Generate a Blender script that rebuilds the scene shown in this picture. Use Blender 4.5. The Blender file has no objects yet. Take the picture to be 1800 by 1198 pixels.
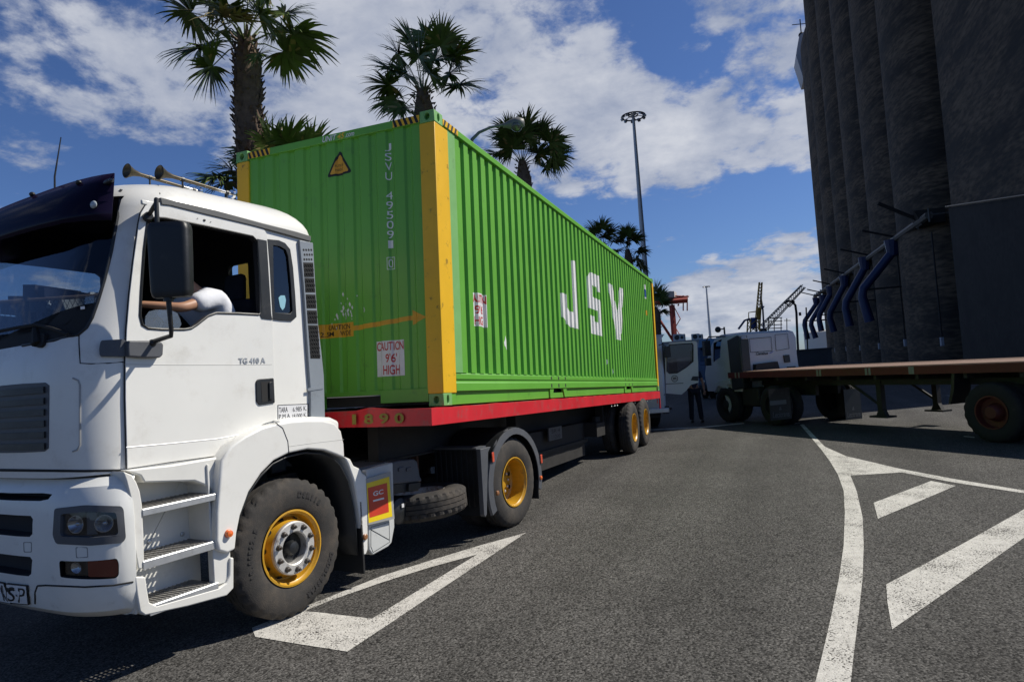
import bpy, bmesh, math, random
from math import sin, cos, pi, radians, sqrt, atan2
from mathutils import Vector, Matrix
from mathutils.bvhtree import BVHTree
from mathutils.geometry import tessellate_polygon
random.seed(7)
scene = bpy.context.scene
COL = scene.collection

# ------------------------------------------------------------------ camera
CAM = Vector((-5.6582, -3.0010, 1.8027))
YAW, PITCH, ROLL, FPX = .3804, .0471, -.068, 1179.17
_f = Vector((cos(YAW)*cos(PITCH), sin(YAW)*cos(PITCH), sin(PITCH)))
_r = Vector((sin(YAW), -cos(YAW), 0)); _u = _r.cross(_f)
RT = _r*cos(ROLL)+_u*sin(ROLL); UP = -_r*sin(ROLL)+_u*cos(ROLL); FW = _f
cd = bpy.data.cameras.new('camera'); cam = bpy.data.objects.new('camera', cd); COL.objects.link(cam)
cd.lens = FPX/1800*36; cd.sensor_width = 36; cd.sensor_fit = 'HORIZONTAL'; cd.clip_start = .05; cd.clip_end = 6000
cam.matrix_world = Matrix(((RT.x, UP.x, -FW.x, CAM.x), (RT.y, UP.y, -FW.y, CAM.y), (RT.z, UP.z, -FW.z, CAM.z), (0, 0, 0, 1)))
scene.camera = cam
scene.render.resolution_x = 1024; scene.render.resolution_y = 681

def ray(x, y): return FW+RT*((x-900)/FPX)-UP*((y-599)/FPX)
def gr(x, y, z=0.):                      # where a sight line meets the level z
    d = ray(x, y); return CAM+d*((z-CAM.z)/d.z)
def dep(x, y, D): return CAM+ray(x, y)*D

# ------------------------------------------------------------------ world and sun
SUN = Vector((.58, -.80, 1.0)).normalized()       # towards the sun
EL = math.asin(SUN.z); AZ = atan2(SUN.x, SUN.y)     # sun_rotation runs clockwise from +Y
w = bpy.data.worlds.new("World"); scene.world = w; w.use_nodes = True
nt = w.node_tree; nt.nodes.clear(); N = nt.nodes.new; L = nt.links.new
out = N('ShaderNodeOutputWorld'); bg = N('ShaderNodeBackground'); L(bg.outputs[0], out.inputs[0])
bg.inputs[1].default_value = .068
sky = N('ShaderNodeTexSky'); sky.sky_type = 'NISHITA'; sky.sun_disc = False
sky.sun_elevation = EL; sky.sun_rotation = AZ; sky.air_density = 1.0; sky.dust_density = .4; sky.ozone_density = 2.2
def math_(op, a=None, b=None, c=None, clamp=False):
    m = N('ShaderNodeMath'); m.operation = op; m.use_clamp = clamp
    for i, s in enumerate((a, b, c)):
        if s is None: continue
        if isinstance(s, (int, float)): m.inputs[i].default_value = s
        else: L(s, m.inputs[i])
    return m.outputs[0]
tc = N('ShaderNodeTexCoord'); nv = N('ShaderNodeVectorMath'); nv.operation = 'NORMALIZE'; L(tc.outputs['Generated'], nv.inputs[0])
DIR = nv.outputs[0]
sep = N('ShaderNodeSeparateXYZ'); L(DIR, sep.inputs[0])
zz = math_('ADD', sep.outputs[2], .22)
cx = math_('DIVIDE', sep.outputs[0], zz); cy = math_('DIVIDE', sep.outputs[1], zz)
cmb = N('ShaderNodeCombineXYZ'); L(cx, cmb.inputs[0]); L(cy, cmb.inputs[1])
def wnoise(scale, det, rough, dist=0, off=(0, 0, 0)):
    mp = N('ShaderNodeMapping'); mp.inputs['Location'].default_value = off; L(cmb.outputs[0], mp.inputs[0])
    n = N('ShaderNodeTexNoise'); n.inputs['Scale'].default_value = scale; n.inputs['Detail'].default_value = det
    n.inputs['Roughness'].default_value = rough; n.inputs['Distortion'].default_value = dist; L(mp.outputs[0], n.inputs[0]); return n.outputs[0]
n1 = wnoise(2.3, 12, .60, .25, (3.1, 1.7, 0)); n2 = wnoise(8.5, 10, .62, .2, (9, 4, 0))
dens = math_('ADD', math_('ADD', math_('MULTIPLY', n1, 1.05), math_('MULTIPLY', n2, .75)), -.40)
# where cloud banks and gaps stand in the sky: (direction as a sight line, angular size, weight)
banks = [(700, 130, 330, .22), (960, 190, 250, .20), (1100, 250, 120, .16), (1060, 110, 140, .12), (560, 60, 260, .12), (300, 130, 230, .13), (120, 70, 200, .12), (0, 0, 200, .08), (200, 200, 150, .06),
         (1270, 60, 190, .15), (1390, 60, 150, .14), (1220, 230, 130, .17), (1330, 250, 110, .14), (1160, 340, 110, .08), (1300, 500, 170, .20), (1400, 480, 140, .18), (1230, 570, 150, .18), (1420, 270, 60, .12), (560, 230, 160, .10),
         (-300, 300, 400, .12), (2000, 100, 500, .1),
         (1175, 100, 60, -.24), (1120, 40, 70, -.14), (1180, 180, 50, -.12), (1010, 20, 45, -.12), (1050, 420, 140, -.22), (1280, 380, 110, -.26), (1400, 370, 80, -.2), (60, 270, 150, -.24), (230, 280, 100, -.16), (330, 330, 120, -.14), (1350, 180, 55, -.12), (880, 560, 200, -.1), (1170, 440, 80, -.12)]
acc = None
for (bx, by, br, bw) in banks:
    d = ray(bx, by).normalized()
    vm = N('ShaderNodeVectorMath'); vm.operation = 'DISTANCE'; L(DIR, vm.inputs[0]); vm.inputs[1].default_value = d
    mr = N('ShaderNodeMapRange'); mr.interpolation_type = 'SMOOTHSTEP'; L(vm.outputs['Value'], mr.inputs[0])
    mr.inputs[1].default_value = 0; mr.inputs[2].default_value = br/FPX*1.25; mr.inputs[3].default_value = bw; mr.inputs[4].default_value = 0
    acc = mr.outputs[0] if acc is None else math_('ADD', acc, mr.outputs[0])
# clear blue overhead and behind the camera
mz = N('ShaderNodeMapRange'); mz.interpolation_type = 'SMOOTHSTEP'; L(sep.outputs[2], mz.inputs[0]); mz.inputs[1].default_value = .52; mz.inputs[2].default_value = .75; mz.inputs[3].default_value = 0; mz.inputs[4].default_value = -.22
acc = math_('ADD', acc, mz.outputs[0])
cl = math_('ADD', dens, acc)
mr = N('ShaderNodeMapRange'); mr.interpolation_type = 'SMOOTHSTEP'; L(cl, mr.inputs[0]); mr.inputs[1].default_value = .545; mr.inputs[2].default_value = .76
cover = math_('MULTIPLY', mr.outputs[0], .93)
n3 = wnoise(3.2, 6, .6, .2, (1, 8, 0))
cr = N('ShaderNodeValToRGB'); L(math_('ADD', math_('MULTIPLY', n3, .7), math_('MULTIPLY', cl, .35)), cr.inputs[0])
cr.color_ramp.elements[0].position = .45; cr.color_ramp.elements[0].color = (3.6, 4.4, 6.4, 1)
cr.color_ramp.elements[1].position = .78; cr.color_ramp.elements[1].color = (9.5, 9.8, 10.6, 1)
tint = N('ShaderNodeMix'); tint.data_type = 'RGBA'; tint.blend_type = 'MULTIPLY'; tint.inputs[0].default_value = 1
L(sky.outputs[0], tint.inputs[6]); tint.inputs[7].default_value = (.66, .86, 1.28, 1)
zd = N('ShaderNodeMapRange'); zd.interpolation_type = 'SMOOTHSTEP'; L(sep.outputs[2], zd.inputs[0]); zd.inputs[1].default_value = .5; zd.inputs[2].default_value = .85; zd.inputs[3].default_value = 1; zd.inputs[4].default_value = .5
mx = N('ShaderNodeMix'); mx.data_type = 'RGBA'; L(cover, mx.inputs[0]); L(tint.outputs[2], mx.inputs[6]); L(cr.outputs[0], mx.inputs[7])
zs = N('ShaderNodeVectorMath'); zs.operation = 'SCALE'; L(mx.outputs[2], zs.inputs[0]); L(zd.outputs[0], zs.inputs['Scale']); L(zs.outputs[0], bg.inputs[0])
sl = bpy.data.lights.new('sun', 'SUN'); sl.energy = 5.0; sl.angle = radians(.5); sl.color = (1, .95, .86)
so = bpy.data.objects.new('sun', sl); COL.objects.link(so); so.rotation_euler = (-SUN).to_track_quat('-Z', 'Y').to_euler()
scene.view_settings.view_transform = 'Standard'; scene.view_settings.look = 'None'; scene.view_settings.exposure = 0; scene.view_settings.gamma = 1

# ------------------------------------------------------------------ materials
def mat(name, col, rough=.5, metal=0., var=.12, vs=2.5, bump=0., bs=60., dirt=None, ds=1.5, dt=(.55, .75), damt=.6, coat=0., spec=.5, stretch=None, fine=0.):
    m = bpy.data.materials.new(name); m.use_nodes = True; t = m.node_tree; b = t.nodes['Principled BSDF']; n = t.nodes.new; l = t.links.new
    b.inputs['Roughness'].default_value = rough; b.inputs['Metallic'].default_value = metal
    b.inputs['Specular IOR Level'].default_value = spec; b.inputs['Coat Weight'].default_value = coat; b.inputs['Coat Roughness'].default_value = .08
    tc = n('ShaderNodeTexCoord'); src = tc.outputs['Object']
    if stretch:
        mp = n('ShaderNodeMapping'); mp.inputs['Scale'].default_value = stretch; l(src, mp.inputs[0]); src = mp.outputs[0]
    nz = n('ShaderNodeTexNoise'); nz.inputs['Scale'].default_value = vs; nz.inputs['Detail'].default_value = 8; nz.inputs['Roughness'].default_value = .65; l(src, nz.inputs[0])
    r = n('ShaderNodeMapRange'); l(nz.outputs[0], r.inputs[0]); r.inputs[1].default_value = .3; r.inputs[2].default_value = .7; r.inputs[3].default_value = 1-var; r.inputs[4].default_value = 1+var*.5
    mul = n('ShaderNodeVectorMath'); mul.operation = 'SCALE'; mul.inputs[0].default_value = col[:3]; l(r.outputs[0], mul.inputs['Scale']); c = mul.outputs[0]
    if fine:
        nf = n('ShaderNodeTexNoise'); nf.inputs['Scale'].default_value = bs; nf.inputs['Detail'].default_value = 3; l(src, nf.inputs[0])
        rf = n('ShaderNodeMapRange'); l(nf.outputs[0], rf.inputs[0]); rf.inputs[1].default_value = .35; rf.inputs[2].default_value = .65; rf.inputs[3].default_value = 1-fine; rf.inputs[4].default_value = 1+fine
        m2 = n('ShaderNodeVectorMath'); m2.operation = 'SCALE'; l(c, m2.inputs[0]); l(rf.outputs[0], m2.inputs['Scale']); c = m2.outputs[0]
    if dirt:
        nd = n('ShaderNodeTexNoise'); nd.inputs['Scale'].default_value = ds; nd.inputs['Detail'].default_value = 10; nd.inputs['Roughness'].default_value = .72; l(src, nd.inputs[0])
        rd = n('ShaderNodeMapRange'); rd.interpolation_type = 'SMOOTHSTEP'; l(nd.outputs[0], rd.inputs[0]); rd.inputs[1].default_value = dt[0]; rd.inputs[2].default_value = dt[1]; rd.inputs[3].default_value = 0; rd.inputs[4].default_value = damt
        mx = n('ShaderNodeMix'); mx.data_type = 'RGBA'; l(rd.outputs[0], mx.inputs[0]); l(c, mx.inputs[6]); mx.inputs[7].default_value = (*dirt, 1); c = mx.outputs[2]
    l(c, b.inputs['Base Color'])
    rr = n('ShaderNodeMapRange'); l(nz.outputs[0], rr.inputs[0]); rr.inputs[3].default_value = max(.03, rough-.1); rr.inputs[4].default_value = min(1, rough+.12); l(rr.outputs[0], b.inputs['Roughness'])
    if bump:
        nb = n('ShaderNodeTexNoise'); nb.inputs['Scale'].default_value = bs; nb.inputs['Detail'].default_value = 4; l(src, nb.inputs[0])
        bp = n('ShaderNodeBump'); bp.inputs['Strength'].default_value = min(1, bump); bp.inputs['Distance'].default_value = .01*max(1, bump); l(nb.outputs[0], bp.inputs['Height']); l(bp.outputs[0], b.inputs['Normal'])
    return m
def glass(name, tint, refl=1.0, rough=.02, dens=0.):
    m = bpy.data.materials.new(name); m.use_nodes = True; t = m.node_tree; t.nodes.clear(); n = t.nodes.new; l = t.links.new
    o = n('ShaderNodeOutputMaterial'); tr = n('ShaderNodeBsdfTransparent'); tr.inputs[0].default_value = (*tint, 1)
    gl = n('ShaderNodeBsdfGlossy'); gl.inputs['Roughness'].default_value = rough; gl.inputs['Color'].default_value = (.9*refl, .93*refl, refl, 1)
    lw = n('ShaderNodeLayerWeight'); lw.inputs[0].default_value = .5; pw = n('ShaderNodeMath'); pw.operation = 'POWER'; l(lw.outputs['Facing'], pw.inputs[0]); pw.inputs[1].default_value = 4; fr = n('ShaderNodeMath'); fr.operation = 'MULTIPLY_ADD'; l(pw.outputs[0], fr.inputs[0]); fr.inputs[1].default_value = .9; fr.inputs[2].default_value = .06; mx = n('ShaderNodeMixShader'); l(fr.outputs[0], mx.inputs[0]); l(tr.outputs[0], mx.inputs[1]); l(gl.outputs[0], mx.inputs[2])
    last = mx.outputs[0]
    if dens:
        df = n('ShaderNodeBsdfDiffuse'); df.inputs[0].default_value = (*tint, 1); m2 = n('ShaderNodeMixShader'); m2.inputs[0].default_value = dens; l(last, m2.inputs[1]); l(df.outputs[0], m2.inputs[2]); last = m2.outputs[0]
    l(last, o.inputs[0]); return m

WHITE = mat('white_paint', (.80, .79, .74), .32, var=.05, vs=1.2, dirt=(.36, .31, .23), ds=3.2, dt=(.50, .78), damt=.34, coat=.35)
WHITE_DIRTY = mat('dirty_white_paint', (.76, .76, .72), .4, var=.08, vs=2, dirt=(.20, .16, .11), ds=5, dt=(.56, .78), damt=.55, coat=.2)
GREYPL = mat('grey_plastic', (.085, .09, .10), .5, var=.12, vs=6, bump=.15, bs=400, dirt=(.16, .15, .13), ds=5, damt=.4)
BLACKPL = mat('black_plastic', (.014, .016, .018), .42, var=.2, vs=5, bump=.12, bs=500, dirt=(.08, .075, .07), ds=6, damt=.35)
SEAM = mat('dark_seam', (.015, .015, .015), .8)
VENTG = mat('grey_blue_paint', (.25, .28, .31), .42, var=.06, vs=3, dirt=(.1, .1, .1), ds=5, damt=.4)
RUBBER = mat('tyre_rubber', (.036, .033, .030), .85, var=.3, vs=7, bump=.3, bs=140, dirt=(.10, .08, .06), ds=4, dt=(.42, .72), damt=.6)
YELLOW_RIM = mat('yellow_rim_paint', (.56, .30, .018), .38, var=.15, vs=8, dirt=(.12, .08, .04), ds=7, dt=(.52, .74), damt=.7, coat=.2)
STEEL = mat('bare_steel', (.66, .64, .60), .45, .45, var=.2, vs=12, dirt=(.14, .09, .06), ds=14, dt=(.5, .7), damt=.7)
ALU = mat('aluminium', (.55, .56, .56), .42, .7, var=.15, vs=10, dirt=(.15, .13, .11), ds=8, damt=.6)
CHROME = mat('chrome', (.75, .75, .74), .12, 1., var=.05)
DARKMET = mat('dark_chassis_steel', (.03, .028, .026), .7, .2, var=.35, vs=6, bump=.3, bs=50, dirt=(.07, .055, .045), ds=4, damt=.6)
BOOTS = mat('rusty_brown', (.16, .08, .05), .8, var=.3)
GREEN = mat('green_container_paint', (.125, .39, .040), .45, var=.07, vs=1.1, dirt=(.06, .13, .035), ds=5, dt=(.55, .74), damt=.45, coat=.08)
GREEN_PALE = mat('faded_green_paint', (.18, .42, .13), .55, var=.1, vs=3, dirt=(.10, .2, .07), ds=9, dt=(.58, .7), damt=.5)
YPOST = mat('yellow_post_paint', (.80, .46, .012), .45, var=.10, vs=2, dirt=(.09, .05, .02), ds=9, dt=(.57, .68), damt=.75)
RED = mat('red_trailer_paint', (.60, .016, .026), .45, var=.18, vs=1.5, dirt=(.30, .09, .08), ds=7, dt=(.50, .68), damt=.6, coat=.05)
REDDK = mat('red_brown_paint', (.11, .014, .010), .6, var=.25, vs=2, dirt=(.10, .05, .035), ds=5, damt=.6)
WOOD = mat('worn_deck_wood', (.27, .17, .125), .8, var=.3, vs=3, bump=.4, bs=30, stretch=(.6, 8, 1), dirt=(.20, .10, .07), ds=3, damt=.5)
WLET = mat('white_lettering', (.78, .78, .76), .5, var=.08, vs=6)
BLET = mat('black_lettering', (.012, .012, .012), .6)
RLET = mat('red_lettering', (.52, .035, .03), .6, var=.15, vs=30)
YLET = mat('yellow_lettering', (.80, .50, .03), .5)
OLIVELET = mat('olive_lettering', (.30, .22, .03), .6, var=.4, vs=25)
STICKW = mat('white_sticker', (.72, .72, .72), .5, var=.08, vs=14, dirt=(.3, .3, .3), ds=20, dt=(.6, .75))
STICKY = mat('orange_sticker', (.66, .34, .02), .5, var=.12, vs=15)
AMBER = mat('amber_lens', (.85, .16, .02), .2, var=.1, coat=.8)
AMBER_OLD = mat('brown_amber_lens', (.30, .13, .05), .35, var=.2, vs=30)
REDLENS = mat('dark_red_lens', (.12, .008, .005), .12, coat=1)
LENS = glass('clear_lens', (.85, .87, .88))
WINDSHIELD = glass('windscreen_glass', (.62, .66, .72), .8)
SIDEGLASS = glass('side_glass', (.35, .38, .42), 1.0)
CLEARGL = glass('clear_glass', (.80, .84, .86), 1.0, dens=.06)
VISOR = glass('purple_visor_glass', (.012, .008, .026), .6, .12, dens=.7)
INTER = mat('dark_interior', (.018, .018, .022), .8, var=.2)
SEATF = mat('seat_fabric', (.02, .022, .035), .95, var=.3, vs=20)
REFL = mat('lamp_reflector', (.45, .47, .50), .22, .9, var=.05)
SIGNR = mat('red_sign', (.60, .05, .02), .4, var=.06, vs=10, coat=.2)
SIGNY = mat('yellow_sign', (.85, .62, .01), .4, var=.04, coat=.2)
HORN = mat('tarnished_horn', (.09, .075, .05), .4, .6, var=.3, vs=30)
SKIN = mat('skin', (.42, .22, .13), .5, var=.1, vs=10)
SHIRT = mat('white_tshirt', (.76, .77, .80), .9, var=.10, vs=7, bump=1, bs=9)
HAIR = mat('dark_hair', (.015, .011, .009), .7)
TROUS = mat('dark_trousers', (.02, .022, .03), .9, var=.2)
SHOE = mat('dark_shoes', (.015, .014, .014), .5)

# ------------------------------------------------------------------ mesh building
class MB:
    def __init__(s): s.v = []; s.f = []; s.m = []
    def add(s, vs, fs, mi=0):
        o = len(s.v); s.v += [tuple(v) for v in vs]; s.f += [tuple(i+o for i in f) for f in fs]; s.m += [mi]*len(fs); return s
    def box(s, c, d, rot=None, mi=0, top=(1, 1)):
        vs = []
        for z in (-.5, .5):
            k = (1, 1) if z < 0 else top
            for x, y in ((-.5, -.5), (.5, -.5), (.5, .5), (-.5, .5)):
                p = Vector((x*d[0]*k[0], y*d[1]*k[1], z*d[2]))
                if rot: p = rot @ p
                vs.append(p+Vector(c))
        return s.add(vs, [(0, 3, 2, 1), (4, 5, 6, 7), (0, 1, 5, 4), (1, 2, 6, 5), (2, 3, 7, 6), (3, 0, 4, 7)], mi)
    def b2(s, a, b, mi=0):
        return s.box([(a[i]+b[i])/2 for i in range(3)], [abs(b[i]-a[i]) for i in range(3)], None, mi)
    def prism(s, poly, ax, a, b, mi=0, holes=()):
        # poly: 2-D points in the two axes other than ax, in order
        oth = [i for i in range(3) if i != ax]
        def P(p, h):
            q = [0, 0, 0]; q[oth[0]] = p[0]; q[oth[1]] = p[1]; q[ax] = h; return tuple(q)
        loops = [list(poly)]+[list(h) for h in holes]
        flat = [p for l_ in loops for p in l_]
        tris = tessellate_polygon([[Vector((p[0], p[1], 0)) for p in l_] for l_ in loops]); n = len(flat)
        vs = [P(p, a) for p in flat]+[P(p, b) for p in flat]
        if holes: fs = [tuple(t) for t in tris]+[tuple(i+n for i in reversed(t)) for t in tris]
        else: fs = [tuple(range(n)), tuple(reversed(range(n, 2*n)))]
        k = 0
        for l_ in loops:
            m = len(l_)
            for i in range(m): j = (i+1) % m; fs.append((k+i, k+j, k+j+n, k+i+n))
            k += m
        return s.add(vs, fs, mi)
    def tube(s, path, r, n=10, mi=0, cap=True, closed=False):
        P = [Vector(p) for p in path]; rs = r if isinstance(r, (list, tuple)) else [r]*len(P)
        vs = []; fs = []; prev = None; m = len(P)
        for i, p in enumerate(P):
            if closed: t = P[(i+1) % m]-P[i-1]
            else: t = (P[min(i+1, m-1)]-P[max(i-1, 0)])
            t = t.normalized() if t.length > 1e-9 else Vector((0, 0, 1))
            if prev is None:
                a = t.cross(Vector((0, 0, 1)))
                if a.length < .1: a = t.cross(Vector((0, 1, 0)))
                a.normalize()
            else:
                a = (prev-t*prev.dot(t))
                if a.length < 1e-6: a = t.cross(Vector((.3, .5, .8)))
                a.normalize()
            prev = a; b = t.cross(a)
            for k in range(n): an = 2*pi*k/n; vs.append(p+(a*cos(an)+b*sin(an))*rs[i])
        for i in range(m if closed else m-1):
            for k in range(n):
                j = (k+1) % n; i2 = (i+1) % m; fs.append((i*n+k, i*n+j, i2*n+j, i2*n+k))
        if cap and not closed: fs.append(tuple(reversed(range(n)))); fs.append(tuple(range((m-1)*n, m*n)))
        return s.add(vs, fs, mi)
    def lathe(s, prof, o, ax, n=32, mi=0, cap=False, fr=None, mod=None):
        # prof: (radius, height along ax); o: origin; ax: unit axis
        ax = Vector(ax).normalized(); a = ax.cross(Vector((0, 0, 1)))
        if a.length < .1: a = Vector((1, 0, 0))
        a.normalize(); b = ax.cross(a); vs = []; fs = []; o = Vector(o)
        for i, (r, h) in enumerate(prof):
            for k in range(n):
                an = 2*pi*k/n; rr, hh = (r, h) if not mod else mod(i, k, r, h); vs.append(o+ax*hh+(a*cos(an)+b*sin(an))*rr)
        for i in range(len(prof)-1):
            for k in range(n): j = (k+1) % n; fs.append((i*n+k, i*n+j, (i+1)*n+j, (i+1)*n+k))
        if cap: fs.append(tuple(reversed(range(n)))); fs.append(tuple(range((len(prof)-1)*n, len(prof)*n)))
        return s.add(vs, fs, mi)
    def ball(s, c, r, n=12, mi=0):
        r = r if isinstance(r, (tuple, list)) else (r, r, r); vs = []; fs = []
        for i in range(n+1):
            for k in range(2*n):
                th = pi*i/n; ph = pi*k/n; vs.append((c[0]+r[0]*sin(th)*cos(ph), c[1]+r[1]*sin(th)*sin(ph), c[2]+r[2]*cos(th)))
        for i in range(n):
            for k in range(2*n): j = (k+1) % (2*n); fs.append((i*2*n+k, (i+1)*2*n+k, (i+1)*2*n+j, i*2*n+j))
        return s.add(vs, fs, mi)
    def me(s, name, mats, ang=35, clean=True):
        m = bpy.data.meshes.new(name); m.from_pydata(s.v, [], s.f)
        for t in (mats if isinstance(mats, (list, tuple)) else [mats]): m.materials.append(t)
        m.polygons.foreach_set('material_index', s.m)
        if clean:
            bm = bmesh.new(); bm.from_mesh(m); bmesh.ops.remove_doubles(bm, verts=bm.verts, dist=1e-5)
            bmesh.ops.recalc_face_normals(bm, faces=bm.faces); bm.to_mesh(m); bm.free()
        m.validate()
        if ang: m.shade_smooth(); m.set_sharp_from_angle(angle=radians(ang))
        return m
    def build(s, name, mats, parent=None, ang=35, bevel=0, seg=2, clean=True):
        return link(name, s.me(name, mats, ang, clean), parent, bevel, seg)
def link(name, me, parent=None, bevel=0, seg=2):
    o = bpy.data.objects.new(name, me); COL.objects.link(o)
    if parent: o.parent = parent
    if bevel:
        b = o.modifiers.new('bevel', 'BEVEL'); b.width = bevel; b.segments = seg; b.limit_method = 'ANGLE'; b.angle_limit = radians(35)
        b.use_clamp_overlap = True
    return o
def empty(name, label, cat, M=None, group=None):
    o = bpy.data.objects.new(name, None); COL.objects.link(o); o.empty_display_size = .3
    if M is not None: o.matrix_world = M if isinstance(M, Matrix) else Matrix.Translation(M)
    return tag(o, label, cat, group)
def tag(o, label, cat, group=None, kind=None):
    if label: o['label'] = label
    if cat: o['category'] = cat
    if group: o['group'] = group
    if kind: o['kind'] = kind
    return o
def struct(o): o['kind'] = 'structure'; return o
def chil(o): return [c for c in bpy.data.objects if c.parent == o]
def copy_tree(o, parent=None, name=None):
    c = o.copy(); COL.objects.link(c); c.parent = parent
    if parent: c.matrix_parent_inverse = o.matrix_parent_inverse.copy()
    for ch in chil(o): copy_tree(ch, c)
    return c
def bake(o):                              # apply the modifiers of an object
    dg = bpy.context.evaluated_depsgraph_get(); ev = o.evaluated_get(dg); me = bpy.data.meshes.new_from_object(ev)
    o.modifiers.clear(); o.data = me; return o
def cut(o, cutters):
    for c in cutters:
        b = o.modifiers.new('cut', 'BOOLEAN'); b.operation = 'DIFFERENCE'; b.solver = 'EXACT'; b.material_mode = 'TRANSFER'; b.object = c
    bpy.context.view_layer.update(); bake(o)
    for c in cutters: bpy.data.objects.remove(c)
    o.data.shade_smooth(); o.data.set_sharp_from_angle(angle=radians(30)); return o
_tx = {}
def text2(s, size=1., bold=0., shear=0., width=1.):
    # flat letters: 2-D vertices and faces, origin at the middle of the word
    c = bpy.data.curves.new('t', 'FONT'); c.body = s; c.size = size; c.offset = bold; c.shear = shear; c.align_x = 'CENTER'; c.align_y = 'CENTER'; c.resolution_u = 4
    o = bpy.data.objects.new('t', c); COL.objects.link(o); dg = bpy.context.evaluated_depsgraph_get(); dg.update()
    m = bpy.data.meshes.new_from_object(o.evaluated_get(dg)); vs = [(v.co.x*width, v.co.y) for v in m.vertices]; fs = [tuple(p.vertices) for p in m.polygons]
    bpy.data.objects.remove(o); bpy.data.curves.remove(c); bpy.data.meshes.remove(m); return vs, fs
def fit2(vf, x0, x1, y0, y1):             # stretch flat letters to a rectangle
    vs, fs = vf; xs = [v[0] for v in vs]; ys = [v[1] for v in vs]; a, b, c, d = min(xs), max(xs), min(ys), max(ys)
    return [(x0+(v[0]-a)/(b-a)*(x1-x0), y0+(v[1]-c)/(d-c)*(y1-y0)) for v in vs], fs
def slice2(vs, fs, xs=(), ys=()):         # cut a flat shape along x and y lines so that it can bend
    bm = bmesh.new(); bv = [bm.verts.new((v[0], v[1], 0)) for v in vs]
    for f in fs:
        try: bm.faces.new([bv[i] for i in f])
        except ValueError: pass
    bmesh.ops.triangulate(bm, faces=bm.faces)
    for x in xs: bmesh.ops.bisect_plane(bm, geom=bm.verts[:]+bm.edges[:]+bm.faces[:], plane_co=(x, 0, 0), plane_no=(1, 0, 0), dist=1e-5)
    for y in ys: bmesh.ops.bisect_plane(bm, geom=bm.verts[:]+bm.edges[:]+bm.faces[:], plane_co=(0, y, 0), plane_no=(0, 1, 0), dist=1e-5)
    bm.verts.index_update(); V = [(v.co.x, v.co.y) for v in bm.verts]; F = [tuple(v.index for v in f.verts) for f in bm.faces]; bm.free(); return V, F
def frange(a, b, n): return [a+(b-a)*i/n for i in range(n+1)]
def poly2(p): return list(p), [tuple(range(len(p)))]
def rect2(x0, x1, y0, y1): return poly2([(x0, y0), (x1, y0), (x1, y1), (x0, y1)])
def round_poly(p, r, seg=4):
    out = []; n = len(p)
    for i in range(n):
        a, b, c = Vector(p[i-1]), Vector(p[i]), Vector(p[(i+1) % n]); rr = r[i] if isinstance(r, (list, tuple)) else r
        d1 = (a-b); d2 = (c-b); k = min(rr, d1.length*.45, d2.length*.45); A = b+d1.normalized()*k; B = b+d2.normalized()*k
        if k < 1e-4: out.append(tuple(b)); continue
        for j in range(seg+1): t = j/seg; q = A*(1-t)**2+b*2*t*(1-t)+B*t*t; out.append((q.x, q.y))
    return out
class Frame:
    def __init__(s, M): s.M = M; s.I = M.inverted(); s.o = s.I @ CAM; s.R = s.I.to_3x3()
    def pl(s, x, y, ax, val): d = s.R @ ray(x, y); return s.o+d*((val-s.o[ax])/d[ax])
    def lo(s, p): return s.I @ Vector(p)
THC, PHC = .0381, .0125
MC = Matrix.Translation((0, 0, 1.534)) @ Matrix.Rotation(THC, 4, 'Y') @ Matrix.Rotation(PHC, 4, 'X')
MT = MC @ Matrix.Translation((0, 0, -1.534))
PSI = radians(8); MTR = Matrix.Translation((-1.547, .709, 0)) @ Matrix.Rotation(-PSI, 4, 'Z')
CO, TLF, TR = Frame(MC), Frame(MT), Frame(MTR)
def S(x, y, V=.13): p = TR.pl(x, y, 1, V); return (p.x, p.z)
def Sl(pts, V=.13): return [S(x, y, V) for x, y in pts]
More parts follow.
